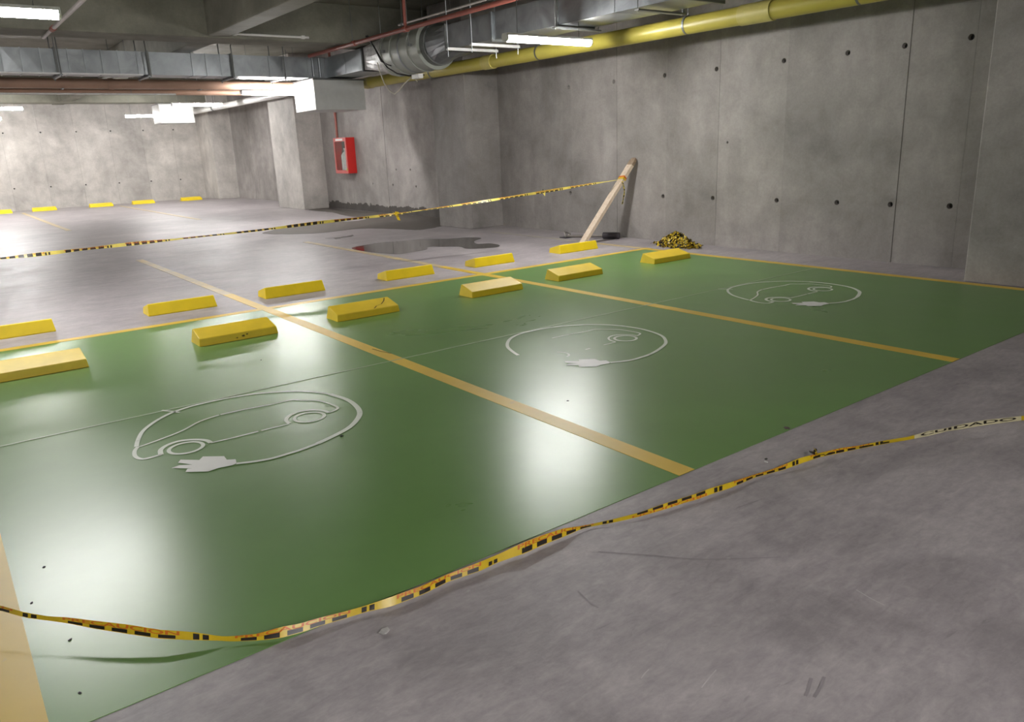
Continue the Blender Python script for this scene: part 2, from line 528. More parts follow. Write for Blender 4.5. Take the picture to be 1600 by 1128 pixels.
ZS = 0.0044
symbols = []
for si, dx in enumerate((0.0, 2.445, 5.01)):
    S = lambda l: [(p[0] + dx, p[1]) for p in l]
    lab = ('white electric car and plug symbol in the nearest green bay', 'white electric car symbol with worn away front in the middle green bay',
           'white electric car and plug symbol in the green bay by the wall')[si]
    mb = MB()
    if si == 1:
        stroke(mb, S(ring[:]), 0.024, ZS)
    else:
        for a, c in ((0, 5), (5, 11), (11, 18), (18, 24)):
            seg = S(ring[a:c + 1])
            stroke(mb, seg, 0.022 if a != 11 else 0.03, ZS)
    sy = mb.build('charging_symbol', M['white'], floor)
    sy['label'] = lab
    mb = MB()
    if si == 1:
        stroke(mb, S(body[4:]), 0.014, ZS)
        stroke(mb, S(arch2), 0.016, ZS)
        stroke(mb, S(sill[1:2] + [(1.12, 3.86)]), 0.012, ZS)
        stroke(mb, S([(1.25, 3.86), (1.369, 3.858)]), 0.012, ZS)
    else:
        stroke(mb, S(body[:5]), 0.014, ZS)
        stroke(mb, S([(1.135, 4.281)] + body[5:]), 0.016, ZS)
        stroke(mb, S(nose), 0.02, ZS)
        stroke(mb, S(arch1), 0.024, ZS)
        stroke(mb, S(sill[:2] + [(1.2, 3.861)]), 0.014, ZS)
        stroke(mb, S([(1.216, 3.861), (1.369, 3.858)]), 0.014, ZS)
        stroke(mb, S(arch2), 0.022, ZS)
    mb.build('car_outline', M['white'], sy)
    for wx in (0.841, 1.494):
        mb = MB()
        if si == 1 and wx < 1:
            stroke(mb, S(circ(wx, 3.885, 0.078)[-3:] + circ(wx, 3.885, 0.078)[:3]), 0.016, ZS)
        else:
            stroke(mb, S(circ(wx, 3.885, 0.080)), 0.019, ZS, True)
        mb.build('wheel', M['white'], sy)
    mb = MB()
    flat(mb, S(plug), ZS + 0.0004)
    mb.build('plug', M['plugw'], sy)
    if si != 1:
        mb = MB()
        stroke(mb, S([(0.90, 4.605), (0.97, 4.49)]), 0.016, ZS)
        mb.build('paint_tick', M['white'], sy)


# ------------------------------------------------------------------ setting: walls
def panel(name, mat, parent, axis, face, a0, a1, z0, z1, holes, sign, dep=0.03):
    """cast panel in plane <axis>=face, outward = sign along axis; holes (a, z, r)"""
    mb = MB()

    def P(a, z, d=0.0):
        q = face - sign * d
        return (q, a, z) if axis == 'x' else (a, q, z)
    A = sorted({a0, a1, *[h[0] - 1.6 * h[2] for h in holes], *[h[0] + 1.6 * h[2] for h in holes]})
    Z = sorted({z0, z1, *[h[1] - 1.6 * h[2] for h in holes], *[h[1] + 1.6 * h[2] for h in holes]})
    A = [a for a in A if a0 <= a <= a1]
    for i in range(len(A) - 1):
        for j in range(len(Z) - 1):
            ca, cz = (A[i] + A[i + 1]) / 2, (Z[j] + Z[j + 1]) / 2
            h = [q for q in holes if abs(q[0] - ca) < 1.5 * q[2] - 1e-4 and abs(q[1] - cz) < 1.5 * q[2] - 1e-4]
            if not h:
                mb.add([P(A[i], Z[j]), P(A[i + 1], Z[j]), P(A[i + 1], Z[j + 1]), P(A[i], Z[j + 1])], [(0, 1, 2, 3)])
            else:
                ha, hz, r = h[0]
                n = 16
                vs = []
                for k in range(n):
                    t = 2 * PI * k / n
                    c, s_ = math.cos(t), math.sin(t)
                    q = max(abs(c), abs(s_))
                    vs.append(P(ha + c / q * 1.6 * r, hz + s_ / q * 1.6 * r))
                for k in range(n):
                    vs.append(P(ha + r * math.cos(2 * PI * k / n), hz + r * math.sin(2 * PI * k / n)))
                for k in range(n):
                    vs.append(P(ha + r * .8 * math.cos(2 * PI * k / n), hz + r * .8 * math.sin(2 * PI * k / n), 0.05))
                fs = [(k, (k + 1) % n, n + (k + 1) % n, n + k) for k in range(n)]
                fs += [(n + k, n + (k + 1) % n, 2 * n + (k + 1) % n, 2 * n + k) for k in range(n)]
                mb.add(vs, fs, 0)
                mb.add(vs[2 * n:], [tuple(range(n))], 1)  # hole bottom coloured black, the shade of the recess put into colour
    for p, q in (((a0, z0), (a1, z0)), ((a1, z0), (a1, z1)), ((a1, z1), (a0, z1)), ((a0, z1), (a0, z0))):
        mb.add([P(*p), P(*q), P(*q, dep), P(*p, dep)], [(0, 1, 2, 3)])
    me = bpy.data.meshes.new(name)
    me.from_pydata(mb.v, [], mb.f)
    me.materials.append(mat)
    me.materials.append(M['rubber_hole'])
    me.polygons.foreach_set('material_index', mb.mi)
    bm = bmesh.new()
    bm.from_mesh(me)
    bmesh.ops.remove_doubles(bm, verts=bm.verts, dist=1e-5)
    bm.normal_update()
    dirv = Vector((sign, 0, 0)) if axis == 'x' else Vector((0, sign, 0))
    for f_ in bm.faces:
        if abs(f_.normal.dot(dirv)) > 0.9 and f_.normal.dot(dirv) < 0:
            f_.normal_flip()
    bm.to_mesh(me)
    bm.free()
    o = bpy.data.objects.new(name, me)
    COL.objects.link(o)
    o.parent = parent
    return o


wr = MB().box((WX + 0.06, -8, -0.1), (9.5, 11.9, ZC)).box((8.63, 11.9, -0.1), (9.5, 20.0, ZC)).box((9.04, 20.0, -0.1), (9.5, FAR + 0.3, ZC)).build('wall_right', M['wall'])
tag(wr, kind='structure')
seams = [-0.6, 0.3, 1.2, 2.1, 3.16, 3.58, 4.212, 4.832, 5.622, 6.587, 7.452, 8.412, 9.402, 10.4, 11.4]
hy = [4.27, 4.89, 5.68, 6.645, 7.51, 8.47, 9.46]
rr = random.Random(5)
for a, c in zip(seams[:-1], seams[1:]):
    hs = [(y, z, 0.029) for y in hy for z in (0.62, 2.215) if a < y < c]
    if 3.2 < a < 3.65:
        hs = [(3.66, 0.625, 0.030), (3.635, 2.22, 0.030)]
    if a < 6.44 < c:
        hs.append((6.44, 1.32, 0.016))
    panel('panel', M['wall'], wr, 'x', WX + rr.uniform(-0.003, 0.003), a + 0.0012, c - 0.0012, 0, ZC, hs, -1)
# the deeper stretches between the piers beyond the green bays
for xw, a, c, hs in ((8.57, 12.3, 13.9, []), (8.57, 13.9, 15.9, [(14.67, 0.62, 0.024), (14.86, 0.97, 0.022), (15.48, 0.97, 0.022), (15.68, 0.64, 0.024)]),
                     (8.57, 15.9, 17.3, [(16.63, 0.65, 0.024)]), (8.57, 17.3, 19.4, []), (8.98, 20.6, 22.3, []), (8.98, 22.3, 24.0, []), (8.98, 24.0, 25.7, []), (8.98, 25.7, 27.6, [])):
    panel('panel', M['wall'], wr, 'x', xw + rr.uniform(-0.004, 0.004), a + 0.0015, c - 0.0015, 0, ZC, hs, -1)

wf = MB().box((-14, FAR + 0.06, -0.1), (9.5, FAR + 0.3, ZC)).build('wall_far', M['wall_brightened'])
tag(wf, kind='structure')
edges = [-14, -9, -4, -1.52, -0.52, 0.48, 1.48, 2.48, 3.48, 4.48, 5.48, 6.48, 7.44, 8.4, 9.3]
for a, c in zip(edges[:-1], edges[1:]):
    hs = [(a + 0.05 + 0.012, z, 0.026) for z in (0.68, 2.34)] if -2 < a < 7.5 else []
    panel('panel', M['wall_brightened'], wf, 'y', FAR + rr.uniform(-0.004, 0.004), a + 0.0015, c - 0.0015, 0, ZC, hs, -1)
tag(MB().box((-14.3, -8, -0.1), (-14, FAR + 0.3, ZC)).build('wall_left', M['wall_brightened']), kind='structure')
tag(MB().box((-14, -8.3, -0.1), (9.5, -8, ZC)).build('wall_back', M['wall_brightened']), kind='structure')

for i, (x0, x1, y0, y1, mt) in enumerate(((7.66, 8.45, 1.9, 3.16, 'wall'), (7.66, 8.70, 11.30, 12.34, 'wall'), (7.9, 9.1, 19.2, 20.95, 'wall_brightened'), (8.29, 9.1, 27.4, 28.92, 'wall_brightened'))):
    o = MB().box((x0, y0, 0), (x1, y1, ZC)).build('trim_%d' % (i + 1), M[mt], bevel=0.012)
    tag(o, kind='structure')

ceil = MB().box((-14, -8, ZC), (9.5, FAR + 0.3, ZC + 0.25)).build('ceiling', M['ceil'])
tag(ceil, kind='structure')
ZB = 3.135
for y0, y1 in ((3.2, 3.9), (12.7, 13.38), (21.3, 22.0), (27.5, 28.2)):
    MB().box((-14, y0, ZB), (WX if y0 < 12 else 8.56, y1, ZC)).build('beam', M['ceil'], ceil, bevel=0.015)
for x0, x1 in ((-8.3, -7.9), (-4.3, -3.9), (-0.35, 0.05), (4.0, 4.33)):
    MB().box((x0, -8, ZB + 0.02), (x1, FAR, ZC)).build('beam', M['ceil'], ceil, bevel=0.015)


# ------------------------------------------------------------------ lamps
def make_lamp(label, loc, rz=0.0, zt=ZC, L=1.30, group=None):
    t = thing('ceiling_lamp', label, 'lamp', loc, rz, group)
    r = 0.05
    prof = [(r * math.cos(a) * 1.05, r * math.sin(a) * 0.95) for a in [PI + PI * k / 8 for k in range(9)]]
    prof = [(0.0525, 0.018)] + prof[::-1] + [(-0.0525, 0.018)]
    MB().prism(prof, 'x', -L / 2 + 0.02, L / 2 - 0.02).build('diffuser', M['light'], t, smooth=True)
    MB().prism([(-0.055, 0.018), (0.055, 0.018), (0.045, 0.045), (-0.045, 0.045)], 'x', -L / 2, L / 2).build('housing', M['lampbody'], t)
    for s in (-1, 1):
        MB().prism([(p[0] * 1.05, p[1] * 1.05) for p in prof], 'x', s * (L / 2 - 0.02), s * (L / 2)).build('end_cap', M['lampbody'], t)
        x = s * L * 0.36
        MB().tube([(x, 0, 0.04), (x, 0, zt - loc[2])], 0.004, 6).build('hanger_rod', M['steel_d'], t)
    return t


lamps = [
    ('bright linear lamp hung under the metal duct beside the yellow pipe', (6.26, 7.42, 2.56), 0),
    ('bright linear lamp at the upper left corner above the green bays', (0.60, 7.70, 2.58), 0),
    ('bright linear lamp partly hidden behind the hanging sheet box', (5.99, 15.46, 2.56), 0),
    ('bright linear lamp between the two hanging sheet boxes', (6.40, 21.95, 2.74), 0),
    ('bright linear lamp behind the farther hanging sheet box', (6.05, 25.86, 2.66), 0),
    ('linear lamp cut by the left edge in front of the far wall', (1.93, 23.25, 2.74), 0),
    ('small farthest lamp just showing at the left edge', (1.69, 26.1, 2.64), 0),
]
for lab, loc, rz in lamps:
    make_lamp(lab, loc, rz)
for lab, loc in (('added fill lamp on the ceiling left of the green bays, outside the view', (-5.0, 7.4, 2.627)),  # unseen lamps added for general fill and a brighter far end
                 ('added fill lamp on the ceiling over the left far aisle, outside the view', (-4.0, 15.0, 2.627)),
                 ('added fill lamp on the ceiling by the left far wall, outside the view', (-3.5, 22.0, 2.627)),
                 ('added fill lamp on the ceiling near the far wall at left, outside the view', (-2.4, 24.5, 2.627)),
                 ('added fill lamp on the ceiling left of the far aisle, outside the view', (-2.6, 19.4, 2.627)),
                 ('added fill lamp on the ceiling close to the far wall, just outside the view', (-0.9, 24.5, 2.627)),
                 ('added unseen fill lamp on the ceiling far behind the viewer', (0.4, -5.0, 2.627)),  # unseen lamps added behind the viewer to brighten the foreground floor
                 ('added unseen fill lamp on the ceiling behind the viewer at left', (-0.6, -2.6, 2.627)),
                 ('added unseen fill lamp on the ceiling behind the viewer at right', (1.4, -2.6, 2.627))):
    make_lamp(lab, loc)

# ------------------------------------------------------------------ ventilation duct (L-shaped run)
duct = thing('ventilation_duct', 'galvanised sheet metal air duct running under the ceiling and turning left', 'duct', (0, 0, 0))


def duct_x(x0, x1, y0, y1, z0, z1, bulge):
    mb = MB()
    ym, xm, zm = (y0 + y1) / 2, (x0 + x1) / 2, (z0 + z1) / 2
    mb.box((x0, y0, z0), (x1, y1, z1))
    # replace the front by a shallow cross-broken face
    mb.f.pop(2); mb.mi.pop(2)
    c = len(mb.v)
    mb.v.append((xm, y0 - bulge, zm))
    for a, d in ((0, 1), (1, 5), (5, 4), (4, 0)):
        mb.f.append((a, d, c)); mb.mi.append(0)
    return mb


xs = [-4.4, -3.9, -3.5, -3.1, -2.6, -2.2, -1.75, -1.3, -0.9, -0.45, 0.0, 0.49, 0.985, 1.205, 1.455, 1.705, 1.961, 2.162, 2.339, 2.564, 2.814, 3.059, 3.341, 3.508, 4.207, 4.441, 4.693, 4.883, 5.551, 5.851, 6.283, 6.625]
for i, (a, c) in enumerate(zip(xs[:-1], xs[1:])):
    duct_x(a + 0.004, c - 0.004, 14.41 + rr.uniform(0, 0.006), 14.91, 2.747, 3.103, rr.choice((0.003, 0.001, -0.002, 0.004))).build('duct_section', M['steel'], duct)
mb = MB()
for x in xs[1:-1]:
    mb.box((x - 0.007, 14.398, 2.739), (x + 0.007, 14.922, 3.111))
tag(mb.build('standing_seam', M['steel'], duct), kind='stuff')
for x in (2.162, 3.508, 4.883):
    MB().box((x - 0.016, 14.37, 2.714), (x + 0.016, 14.95, 3.12)).build('flange', M['steel_d'], duct)
MB().box((-4.4, 14.345, 2.727), (3.39, 14.40, 2.749)).build('bottom_rail', M['lampbody'], duct)
MB().box((6.625, 14.41, 2.747), (7.18, 14.91, 3.103)).build('corner_section', M['steel'], duct)
for x in (6.384, 6.515):
    MB().tube([(x, 14.40, 2.76), (x, 14.40, 3.09)], 0.027, 12).build('corner_bead', M['steel'], duct, smooth=True)
ys = [1.1, 2.2, 3.3, 4.4, 5.7, 6.73, 7.71, 9.056, 9.58, 10.2]
for a, c in zip(ys[:-1], ys[1:]):
    MB().box((6.647, a + 0.004, 2.78), (7.227, c - 0.004, 3.114)).build('duct_section', M['steel'], duct)
for y in (3.3, 5.7, 7.71, 9.056, 10.2):
    MB().box((6.62, y - 0.016, 2.752), (7.255, y + 0.016, 3.125)).build('flange', M['steel_d'] if y != 9.056 else M['steel'], duct)
for a, c in ((12.87, 13.58), (13.58, 14.41)):
    MB().box((6.647, a + 0.003, 2.747), (7.205, c - 0.003, 3.103)).build('duct_section', M['steel'], duct)
MB().box((6.62, 12.845, 2.725), (7.24, 12.89, 3.118)).build('flange', M['rubber_hole'], duct)


def sq_round(y0, y1, x0, x1, z0, z1, cx, cz, r, n=24):
    mb = MB()
    vs = []
    for k in range(n):
        t = 2 * PI * k / n
        c, s_ = math.cos(t), math.sin(t)
        q = max(abs(c), abs(s_))
        vs.append(((x0 + x1) / 2 + c / q * (x1 - x0) / 2, y0, (z0 + z1) / 2 + s_ / q * (z1 - z0) / 2))
    ym = (y0 + y1) / 2
    for k in range(n):
        t = 2 * PI * k / n
        a = Vector(vs[k])
        bq = Vector((cx + r * math.cos(t), y1, cz + r * math.sin(t)))
        vs.append(tuple(a.lerp(bq, 0.55) + Vector((0, 0, rr.uniform(-0.012, 0.012)))))
    for k in range(n):
        t = 2 * PI * k / n
        vs.append((cx + r * math.cos(t), y1, cz + r * math.sin(t)))
    fs = []
    for i in range(2):
        fs += [(i * n + k, i * n + (k + 1) % n, (i + 1) * n + (k + 1) % n, (i + 1) * n + k) for k in range(n)]
    mb.add(vs, fs)
    return mb


FX, FZ, FR = 6.93, 2.945, 0.355
sq_round(10.215, 10.80, 6.647, 7.227, 2.78, 3.114, FX, FZ, 0.296).build('transition_piece', M['steel'], duct)
sq_round(12.84, 12.265, 6.647, 7.205, 2.747, 3.103, FX, FZ, 0.33).build('flexible_sleeve', M['flex'], duct)['label'] = 'crumpled pale flexible sleeve'
for y in (6.30, 7.67):
    MB().box((6.55, y - 0.033, 2.73), (7.31, y + 0.033, 2.750)).build('trapeze_bar', M['steel_d'], duct)
    for x in (6.57, 7.29):
        MB().tube([(x, y, 2.72), (x, y, ZC)], 0.006, 6).build('threaded_rod', M['steel_d'], duct)
for y, x0, x1 in ((9.26, 6.42, 7.25), (9.78, 6.37, 7.25)):
    MB().box((x0, y - 0.024, 2.714), (x1, y + 0.024, 2.736)).box((x0, y - 0.024, 2.736), (x1, y - 0.020, 2.750)).build('trapeze_bar', M['lampbody'], duct)
    for x in (x0 + 0.02, x1 - 0.02):
        MB().tube([(x, y, 2.63), (x, y, ZC)], 0.0065, 6).build('threaded_rod', M['steel'], duct)
for x in (0.77, 2.19, 3.47, 4.87, 5.8):
    MB().box((x - 0.02, 14.30, 2.706), (x + 0.02, 15.02, 2.725)).build('trapeze_bar', M['steel'], duct)
    for y in (14.32, 15.0):
        MB().tube([(x, y, 2.68), (x, y, ZC)], 0.010, 6).build('threaded_rod', M['steel_d'], duct)

fan = thing('inline_fan', 'round grey inline fan set into the metal duct', 'fan', (FX, 11.5, FZ))
MB().tube([(0, -0.526, 0), (0, 0.613, 0)], FR, 32).build('casing', M['fan'], fan, smooth=True)
for y in (-0.55, -0.24, 0.31, 0.613):
    MB().tube([(0, y - 0.017, 0), (0, y + 0.017, 0)], FR + 0.014, 32).build('rim', M['fan'], fan, smooth=True)
MB().tube([(0, -0.69, 0), (0, -0.56, 0)], 0.315, 32).build('flexible_collar', M['steel_d'], fan, smooth=True)
MB().tube([(0, 0.624, 0), (0, 0.755, 0)], 0.345, 32).build('flexible_collar', M['flex'], fan, smooth=True)
MB().tube([(0, 0.02, 0), (0, 0.05, 0)], FR + 0.012, 32).build('clamp_band', M['steel'], fan, smooth=True)
for y in (-0.40, 0.46):
    for x in (-0.40, 0.40):
        MB().tube([(x, y, 0.0), (x, y, ZC - FZ)], 0.006, 6).build('hanger_rod', M['steel_d'], fan)
        MB().box((min(x, x * .9) - 0.005, y - 0.02, -0.02), (max(x, x * .9) + 0.005, y + 0.02, 0.02)).build('hanger_bracket', M['steel_d'], fan)

# hanging sheet boxes
b1 = thing('air_outlet_box', 'large sheet metal box hanging under the duct corner', 'box', (6.81, 14.73, 2.167))
MB().box((-0.515, -0.49, 0), (0.515, 0.46, 0.545)).build('body', M['box'], b1, bevel=0.006)
MB().box((-0.525, -0.50, 0.53), (0.525, 0.47, 0.557)).build('top_flange', M['steel_d'], b1)
MB().box((-0.16, -0.2, 0.557), (0.3, 0.15, 0.58)).build('duct_collar', M['steel'], b1)
b2 = thing('air_outlet_box', 'farther sheet box hanging in the lamp glare near the far wall', 'box', (6.35, 24.2, 2.353))
MB().box((-0.46, -0.38, 0), (0.46, 0.38, 0.515)).build('body', M['box'], b2, bevel=0.006)
MB().box((-0.47, -0.39, 0.50), (0.47, 0.39, 0.525)).build('top_flange', M['steel_d'], b2)
for x in (-0.42, 0.42):
    MB().tube([(x, 0, 0.515), (x, 0, ZC - 2.353)], 0.006, 6).build('hanger_rod', M['steel_d'], b2)

# ------------------------------------------------------------------ pipes
yp = thing('yellow_pipe', 'thick yellow pipe running along the right wall under the ceiling', 'pipe', (7.5, 0, 0))
yj = [(-2.0, 2.645), (5.21, 2.645), (5.69, 2.645), (7.96, 2.645), (10.19, 2.645), (10.48, 2.645), (14.35, 2.67), (15.3, 2.695)]
for (y0, z0), (y1, z1) in zip(yj[:-1], yj[1:]):
    MB().tube([(0, y0, z0), (0, y1, z1)], 0.097, 24).build('pipe_section', M['ypipe'], yp, smooth=True)
for y, z, l in ((5.45, 2.645, 0.20), (10.33, 2.645, 0.12), (14.35, 2.67, 0.10)):
    MB().tube([(0, y - l, z), (0, y + l, z)], 0.107, 24).build('coupling', M['ypipe2'], yp, smooth=True)
for y in (4.3, 6.4, 9.1, 12.0):
    mb = MB().tube([(0, y - 0.013, 2.65), (0, y + 0.013, 2.65)], 0.104, 20)
    mb.tube([(0, y, 2.75), (0, y, ZC)], 0.006, 6)
    mb.build('hanger_clamp', M['steel_d'], yp)

lp = thing('glare_white_pipe', 'far pipe along the right wall, coloured white for lamp glare, between the two hanging sheet boxes', 'pipe', (7.6, 0, 2.796))  # far stretch of the yellow pipe, its lamp glare put into white colour
MB().tube([(0, 15.45, 0), (0, 28.85, 0)], 0.079, 20).build('pipe_run', M['whitep'], lp, smooth=True)
for y in (18.6, 24.5):
    MB().tube([(0, y - 0.05, 0), (0, y + 0.05, 0)], 0.09, 20).tube([(0, y, 0.085), (0, y, ZC - 2.796)], 0.006, 6).build('hanger_clamp', M['steel_d'], lp, smooth=True)

rp = thing('red_pipe', 'thin dark red sprinkler pipe running beside the metal duct', 'pipe', (6.19, 0, 3.086))
MB().tube([(0, 0.5, 0), (0, 14.07, 0)], 0.033, 12).build('pipe_run', M['rpipe'], rp, smooth=True)
for y in (7.06, 10.58, 12.26):
    MB().tube([(0, y - 0.05, 0), (0, y + 0.05, 0)], 0.045, 12).build('coupling', M['rpipe'], rp, smooth=True)
MB().tube([(0, 10.58, 0.02), (0, 10.58, ZC - 3.086)], 0.024, 10).build('riser', M['rpipe'], rp, smooth=True)
for y in (4.8, 12.3):
    MB().tube([(0, y, 0.0), (0, y, ZC - 3.086)], 0.006, 6).build('hanger_rod', M['steel_d'], rp)

cp = thing('grey_conduit', 'thin grey conduit running just above the dark red pipe', 'conduit', (6.42, 0, 3.229))
MB().tube([(0, 4.4, 0), (0, 11.17, 0)], 0.015, 8).build('conduit_run', M['gpipe'], cp, smooth=True)
for y in (5.5, 8.8, 11.06):
    MB().box((-0.02, y - 0.02, -0.018), (0.02, y + 0.02, 0.02)).tube([(0, y, 0), (0, y, ZC - 3.229)], 0.004, 6).build('conduit_clip', M['steel_d'], cp)

gp = thing('pale_pipe', 'slim pale pipe running away beside the upper left lamp', 'pipe', (1.867, 0, 3.086))
MB().tube([(0, 4.4, 0), (0, 12.15, 0)], 0.026, 12).build('pipe_run', M['gpipe'], gp, smooth=True)
MB().tube([(0, 12.24, 0), (0, 13.1, 0)], 0.022, 12).build('pipe_run', M['gpipe'], gp, smooth=True)
MB().tube([(0, 12.11, 0), (0, 12.29, 0)], 0.036, 12).build('coupling', M['rpipe'], gp, smooth=True)
for y in (5.0, 10.0):
    MB().tube([(0, y, 0), (0, y, ZC - 3.086)], 0.015, 8).build('hanger_rod', M['rpipe'], gp)

bp = thing('brown_pipe', 'thick brown pipe crossing behind the metal duct', 'pipe', (0, 15.85, 2.716))
MB().tube([(-13.9, 0, 0), (7.3, 0, 0)], 0.085, 20).build('pipe_run', M['bpipe'], bp, smooth=True)
for x in (-1.1, 3.17, 6.9):
    MB().tube([(x - 0.05, 0, 0), (x + 0.05, 0, 0)], 0.095, 20).build('coupling', M['bpipe'], bp, smooth=True)
for x in (0.2, 2.4, 4.7):
    MB().box((x - 0.015, -0.10, -0.098), (x + 0.015, 0.10, -0.086)).tube([(x, 0.096, -0.09), (x, 0.096, ZC - 2.716)], 0.006, 6).build('hanger', M['steel'], bp)
b3 = thing('brown_pipe', 'second brown pipe under and behind the thick brown one', 'pipe', (0, 16.2, 2.605))
MB().tube([(-13.9, 0, 0), (7.3, 0, 0)], 0.05, 16).build('pipe_run', M['bpipe'], b3, smooth=True)
for x in (0.5, 3.3):
    MB().tube([(x, 0.055, -0.05), (x, 0.055, ZC - 2.605)], 0.006, 6).build('hanger_rod', M['steel_d'], b3)
tp = thing('thin_pale_tube', 'thin pale tube below the brown pipes', 'tube', (0, 15.9, 2.55))
MB().tube([(-13.9, 0, 0), (4.27, 0, 0)], 0.015, 10).build('tube_run', M['lampbody'], tp, smooth=True)
MB().tube([(3.5, 0, 0), (3.5, 0, ZC - 2.55)], 0.005, 6).build('hanger_rod', M['steel_d'], tp)
wc = thing('white_beam_tube', 'short white tube fixed along the ceiling beam', 'conduit', (0, 12.675, 3.20))  # thin white tube set along the front of the beam
MB().tube([(4.33, 0, 0), (5.6, 0, 0)], 0.018, 10).build('conduit_run', M['whitep'], wc, smooth=True)
for x in (4.4, 5.5):
    MB().box((x - 0.03, -0.02, -0.025), (x + 0.03, 0.025, 0.025)).build('clip', M['whitep'], wc)

# cables at the fan
ck = thing('black_cable', 'black cable drooping in front of the round fan', 'cable', (0, 0, 0))
MB().tube([(6.42, 12.26, 3.21), (6.46, 12.10, 3.04), (6.49, 11.94, 2.82), (6.49, 11.74, 2.67), (6.52, 11.5, 2.56), (6.57, 11.22, 2.506), (6.68, 10.95, 2.495)], 0.012, 8).build('cable_run', M['cable_k'], ck, smooth=True)
MB().tube([(6.42, 12.21, 3.21), (6.44, 12.02, 2.977), (6.46, 11.89, 2.78), (6.48, 11.72, 2.714), (6.49, 11.63, 2.692)], 0.010, 8).build('cable_run', M['cable_k'], ck, smooth=True)
cw = thing('pale_cable', 'pale cable hanging in a loop below the round fan', 'cable', (0, 0, 0))
MB().tube([(6.40, 11.91, 2.765), (6.42, 11.88, 2.605), (6.44, 11.80, 2.43), (6.46, 11.66, 2.30), (6.46, 11.53, 2.255), (6.48, 11.41, 2.30), (6.50, 11.28, 2.386), (6.55, 11.12, 2.47)], 0.009, 8).build('cable_run', M['cable_w'], cw, smooth=True)
MB().box((6.53, 10.87, 2.44), (6.62, 11.08, 2.507)).build('connector', M['whitep'], cw, bevel=0.008)
MB().tube([(6.58, 11.06, 2.45), (6.58, 11.0, 2.40)], 0.006, 6).build('loose_tail', M['cable_w'], cw)

# ------------------------------------------------------------------ wheel stops
prof = [(0.0, 0.0), (0.004, 0.054), (0.010, 0.061), (0.188, 0.111), (0.200, 0.107), (0.228, 0.010), (0.228, 0.0)]


def stop(label, x0, x1, y, flip, mat, group, parts=()):
    t = thing('wheel_stop', label, 'wheel stop', ((x0 + x1) / 2, y, 0), 0, group)
    L = x1 - x0
    pr = [((-p[0] if flip else p[0]), p[1]) for p in prof]
    # tapered ends: the block is a little shorter at the top
    mb = MB()
    n = len(pr)
    vs = [(-L / 2 + 0.12 * p[1], p[0], p[1]) for p in pr] + [(L / 2 - 0.12 * p[1], p[0], p[1]) for p in pr]
    fs = [tuple(range(n))[::-1], tuple(range(n, 2 * n))] + [(k, (k + 1) % n, n + (k + 1) % n, n + k) for k in range(n)]
    mb.add(vs, fs)
    mb.build('block', mat, t, bevel=0.004)
    for kind in parts:
        c = MB()
        if kind == 'crack':
            P = [(0.06, 0.014), (0.10, 0.05), (0.16, 0.07), (0.215, 0.125), (0.245, 0.172)]
            for q, (a, d) in enumerate(zip(P[:-1], P[1:])):
                za = 0.061 + (a[1] - 0.010) * 0.2809 + 0.0012
                zd = 0.061 + (d[1] - 0.010) * 0.2809 + 0.0012
                wd = 0.005 if q % 2 else 0.0065
                c.add([(a[0] - wd, a[1], za), (a[0] + wd, a[1], za), (d[0] + wd, d[1], zd), (d[0] - wd, d[1], zd)], [(0, 1, 2, 3)])
            c.build('crack', M['crack'], t)['label'] = 'dark zigzag crack'
        else:
            for px, pz, s_ in ((0.03, 0.03, 0.012), (0.06, 0.038, 0.008), (-0.02, 0.022, 0.007)):
                c.add([(px + s_ * math.cos(k * PI / 3) * (1 + .3 * (k % 2)), 0.0012, pz + s_ * 0.7 * math.sin(k * PI / 3)) for k in range(6)], [tuple(range(6))])
            c.build('scuff_mark', M['crack'], t)
    return t


gg = 'wheel stops on the green bays'
stop('dusty yellow wheel stop on green floor, cut by the left picture edge', 0.08, 0.757, 6.03, False, M['stop_g'], gg)
stop('yellow wheel stop with dark scuffs on its front, left of the first bay line', 1.52, 2.141, 6.03, False, M['stop_g'], gg, ('scuff',))
stop('yellow wheel stop on green floor with a zigzag crack on top', 2.667, 3.271, 6.04, False, M['stop_g'], gg, ('crack',))
stop('pale dusty yellow wheel stop on green floor touching the middle bay line', 4.058, 4.68, 6.04, False, M['stop_g'], gg)
stop('yellow wheel stop on green floor just right of the middle bay line', 5.19, 5.829, 6.09, False, M['stop_g'], gg)
stop('yellow wheel stop on green floor in front of the tape heap', 6.667, 7.30, 6.11, False, M['stop_g'], gg)
gb = 'wheel stops on the grey concrete behind the green bays'
stop('bright yellow wheel stop on grey concrete, cut by the left picture edge', 0.09, 0.757, 7.815, True, M['stop'], gb)
stop('bright yellow wheel stop on grey concrete left of the first worn bay line', 1.514, 2.139, 7.84, True, M['stop'], gb)
stop('bright yellow wheel stop on grey concrete right of the first worn bay line', 2.616, 3.257, 7.83, True, M['stop'], gb)
stop('bright yellow wheel stop on grey concrete left of the middle worn bay line', 3.98, 4.602, 7.82, True, M['stop'], gb)
stop('bright yellow wheel stop on grey concrete in front of the dark puddle', 5.17, 5.765, 7.82, True, M['stop'], gb)
stop('bright yellow wheel stop at the foot of the leaning plank', 6.56, 7.236, 7.88, True, M['stop'], gb)
gf = 'wheel stops along the far wall'
for lab, x0, x1 in (('far wheel stop cut by the left picture edge', 1.62, 2.28), ('far yellow wheel stop, second from the left edge by the far wall', 2.80, 3.46),
                    ('middle one of the five far wheel stops by the far wall', 4.38, 5.06), ('far yellow wheel stop, second from the far pier', 5.64, 6.32),
                    ('far yellow wheel stop nearest the far pier', 7.17, 7.84)):
    stop(lab, x0, x1, 27.85, False, M['stop'], gf)

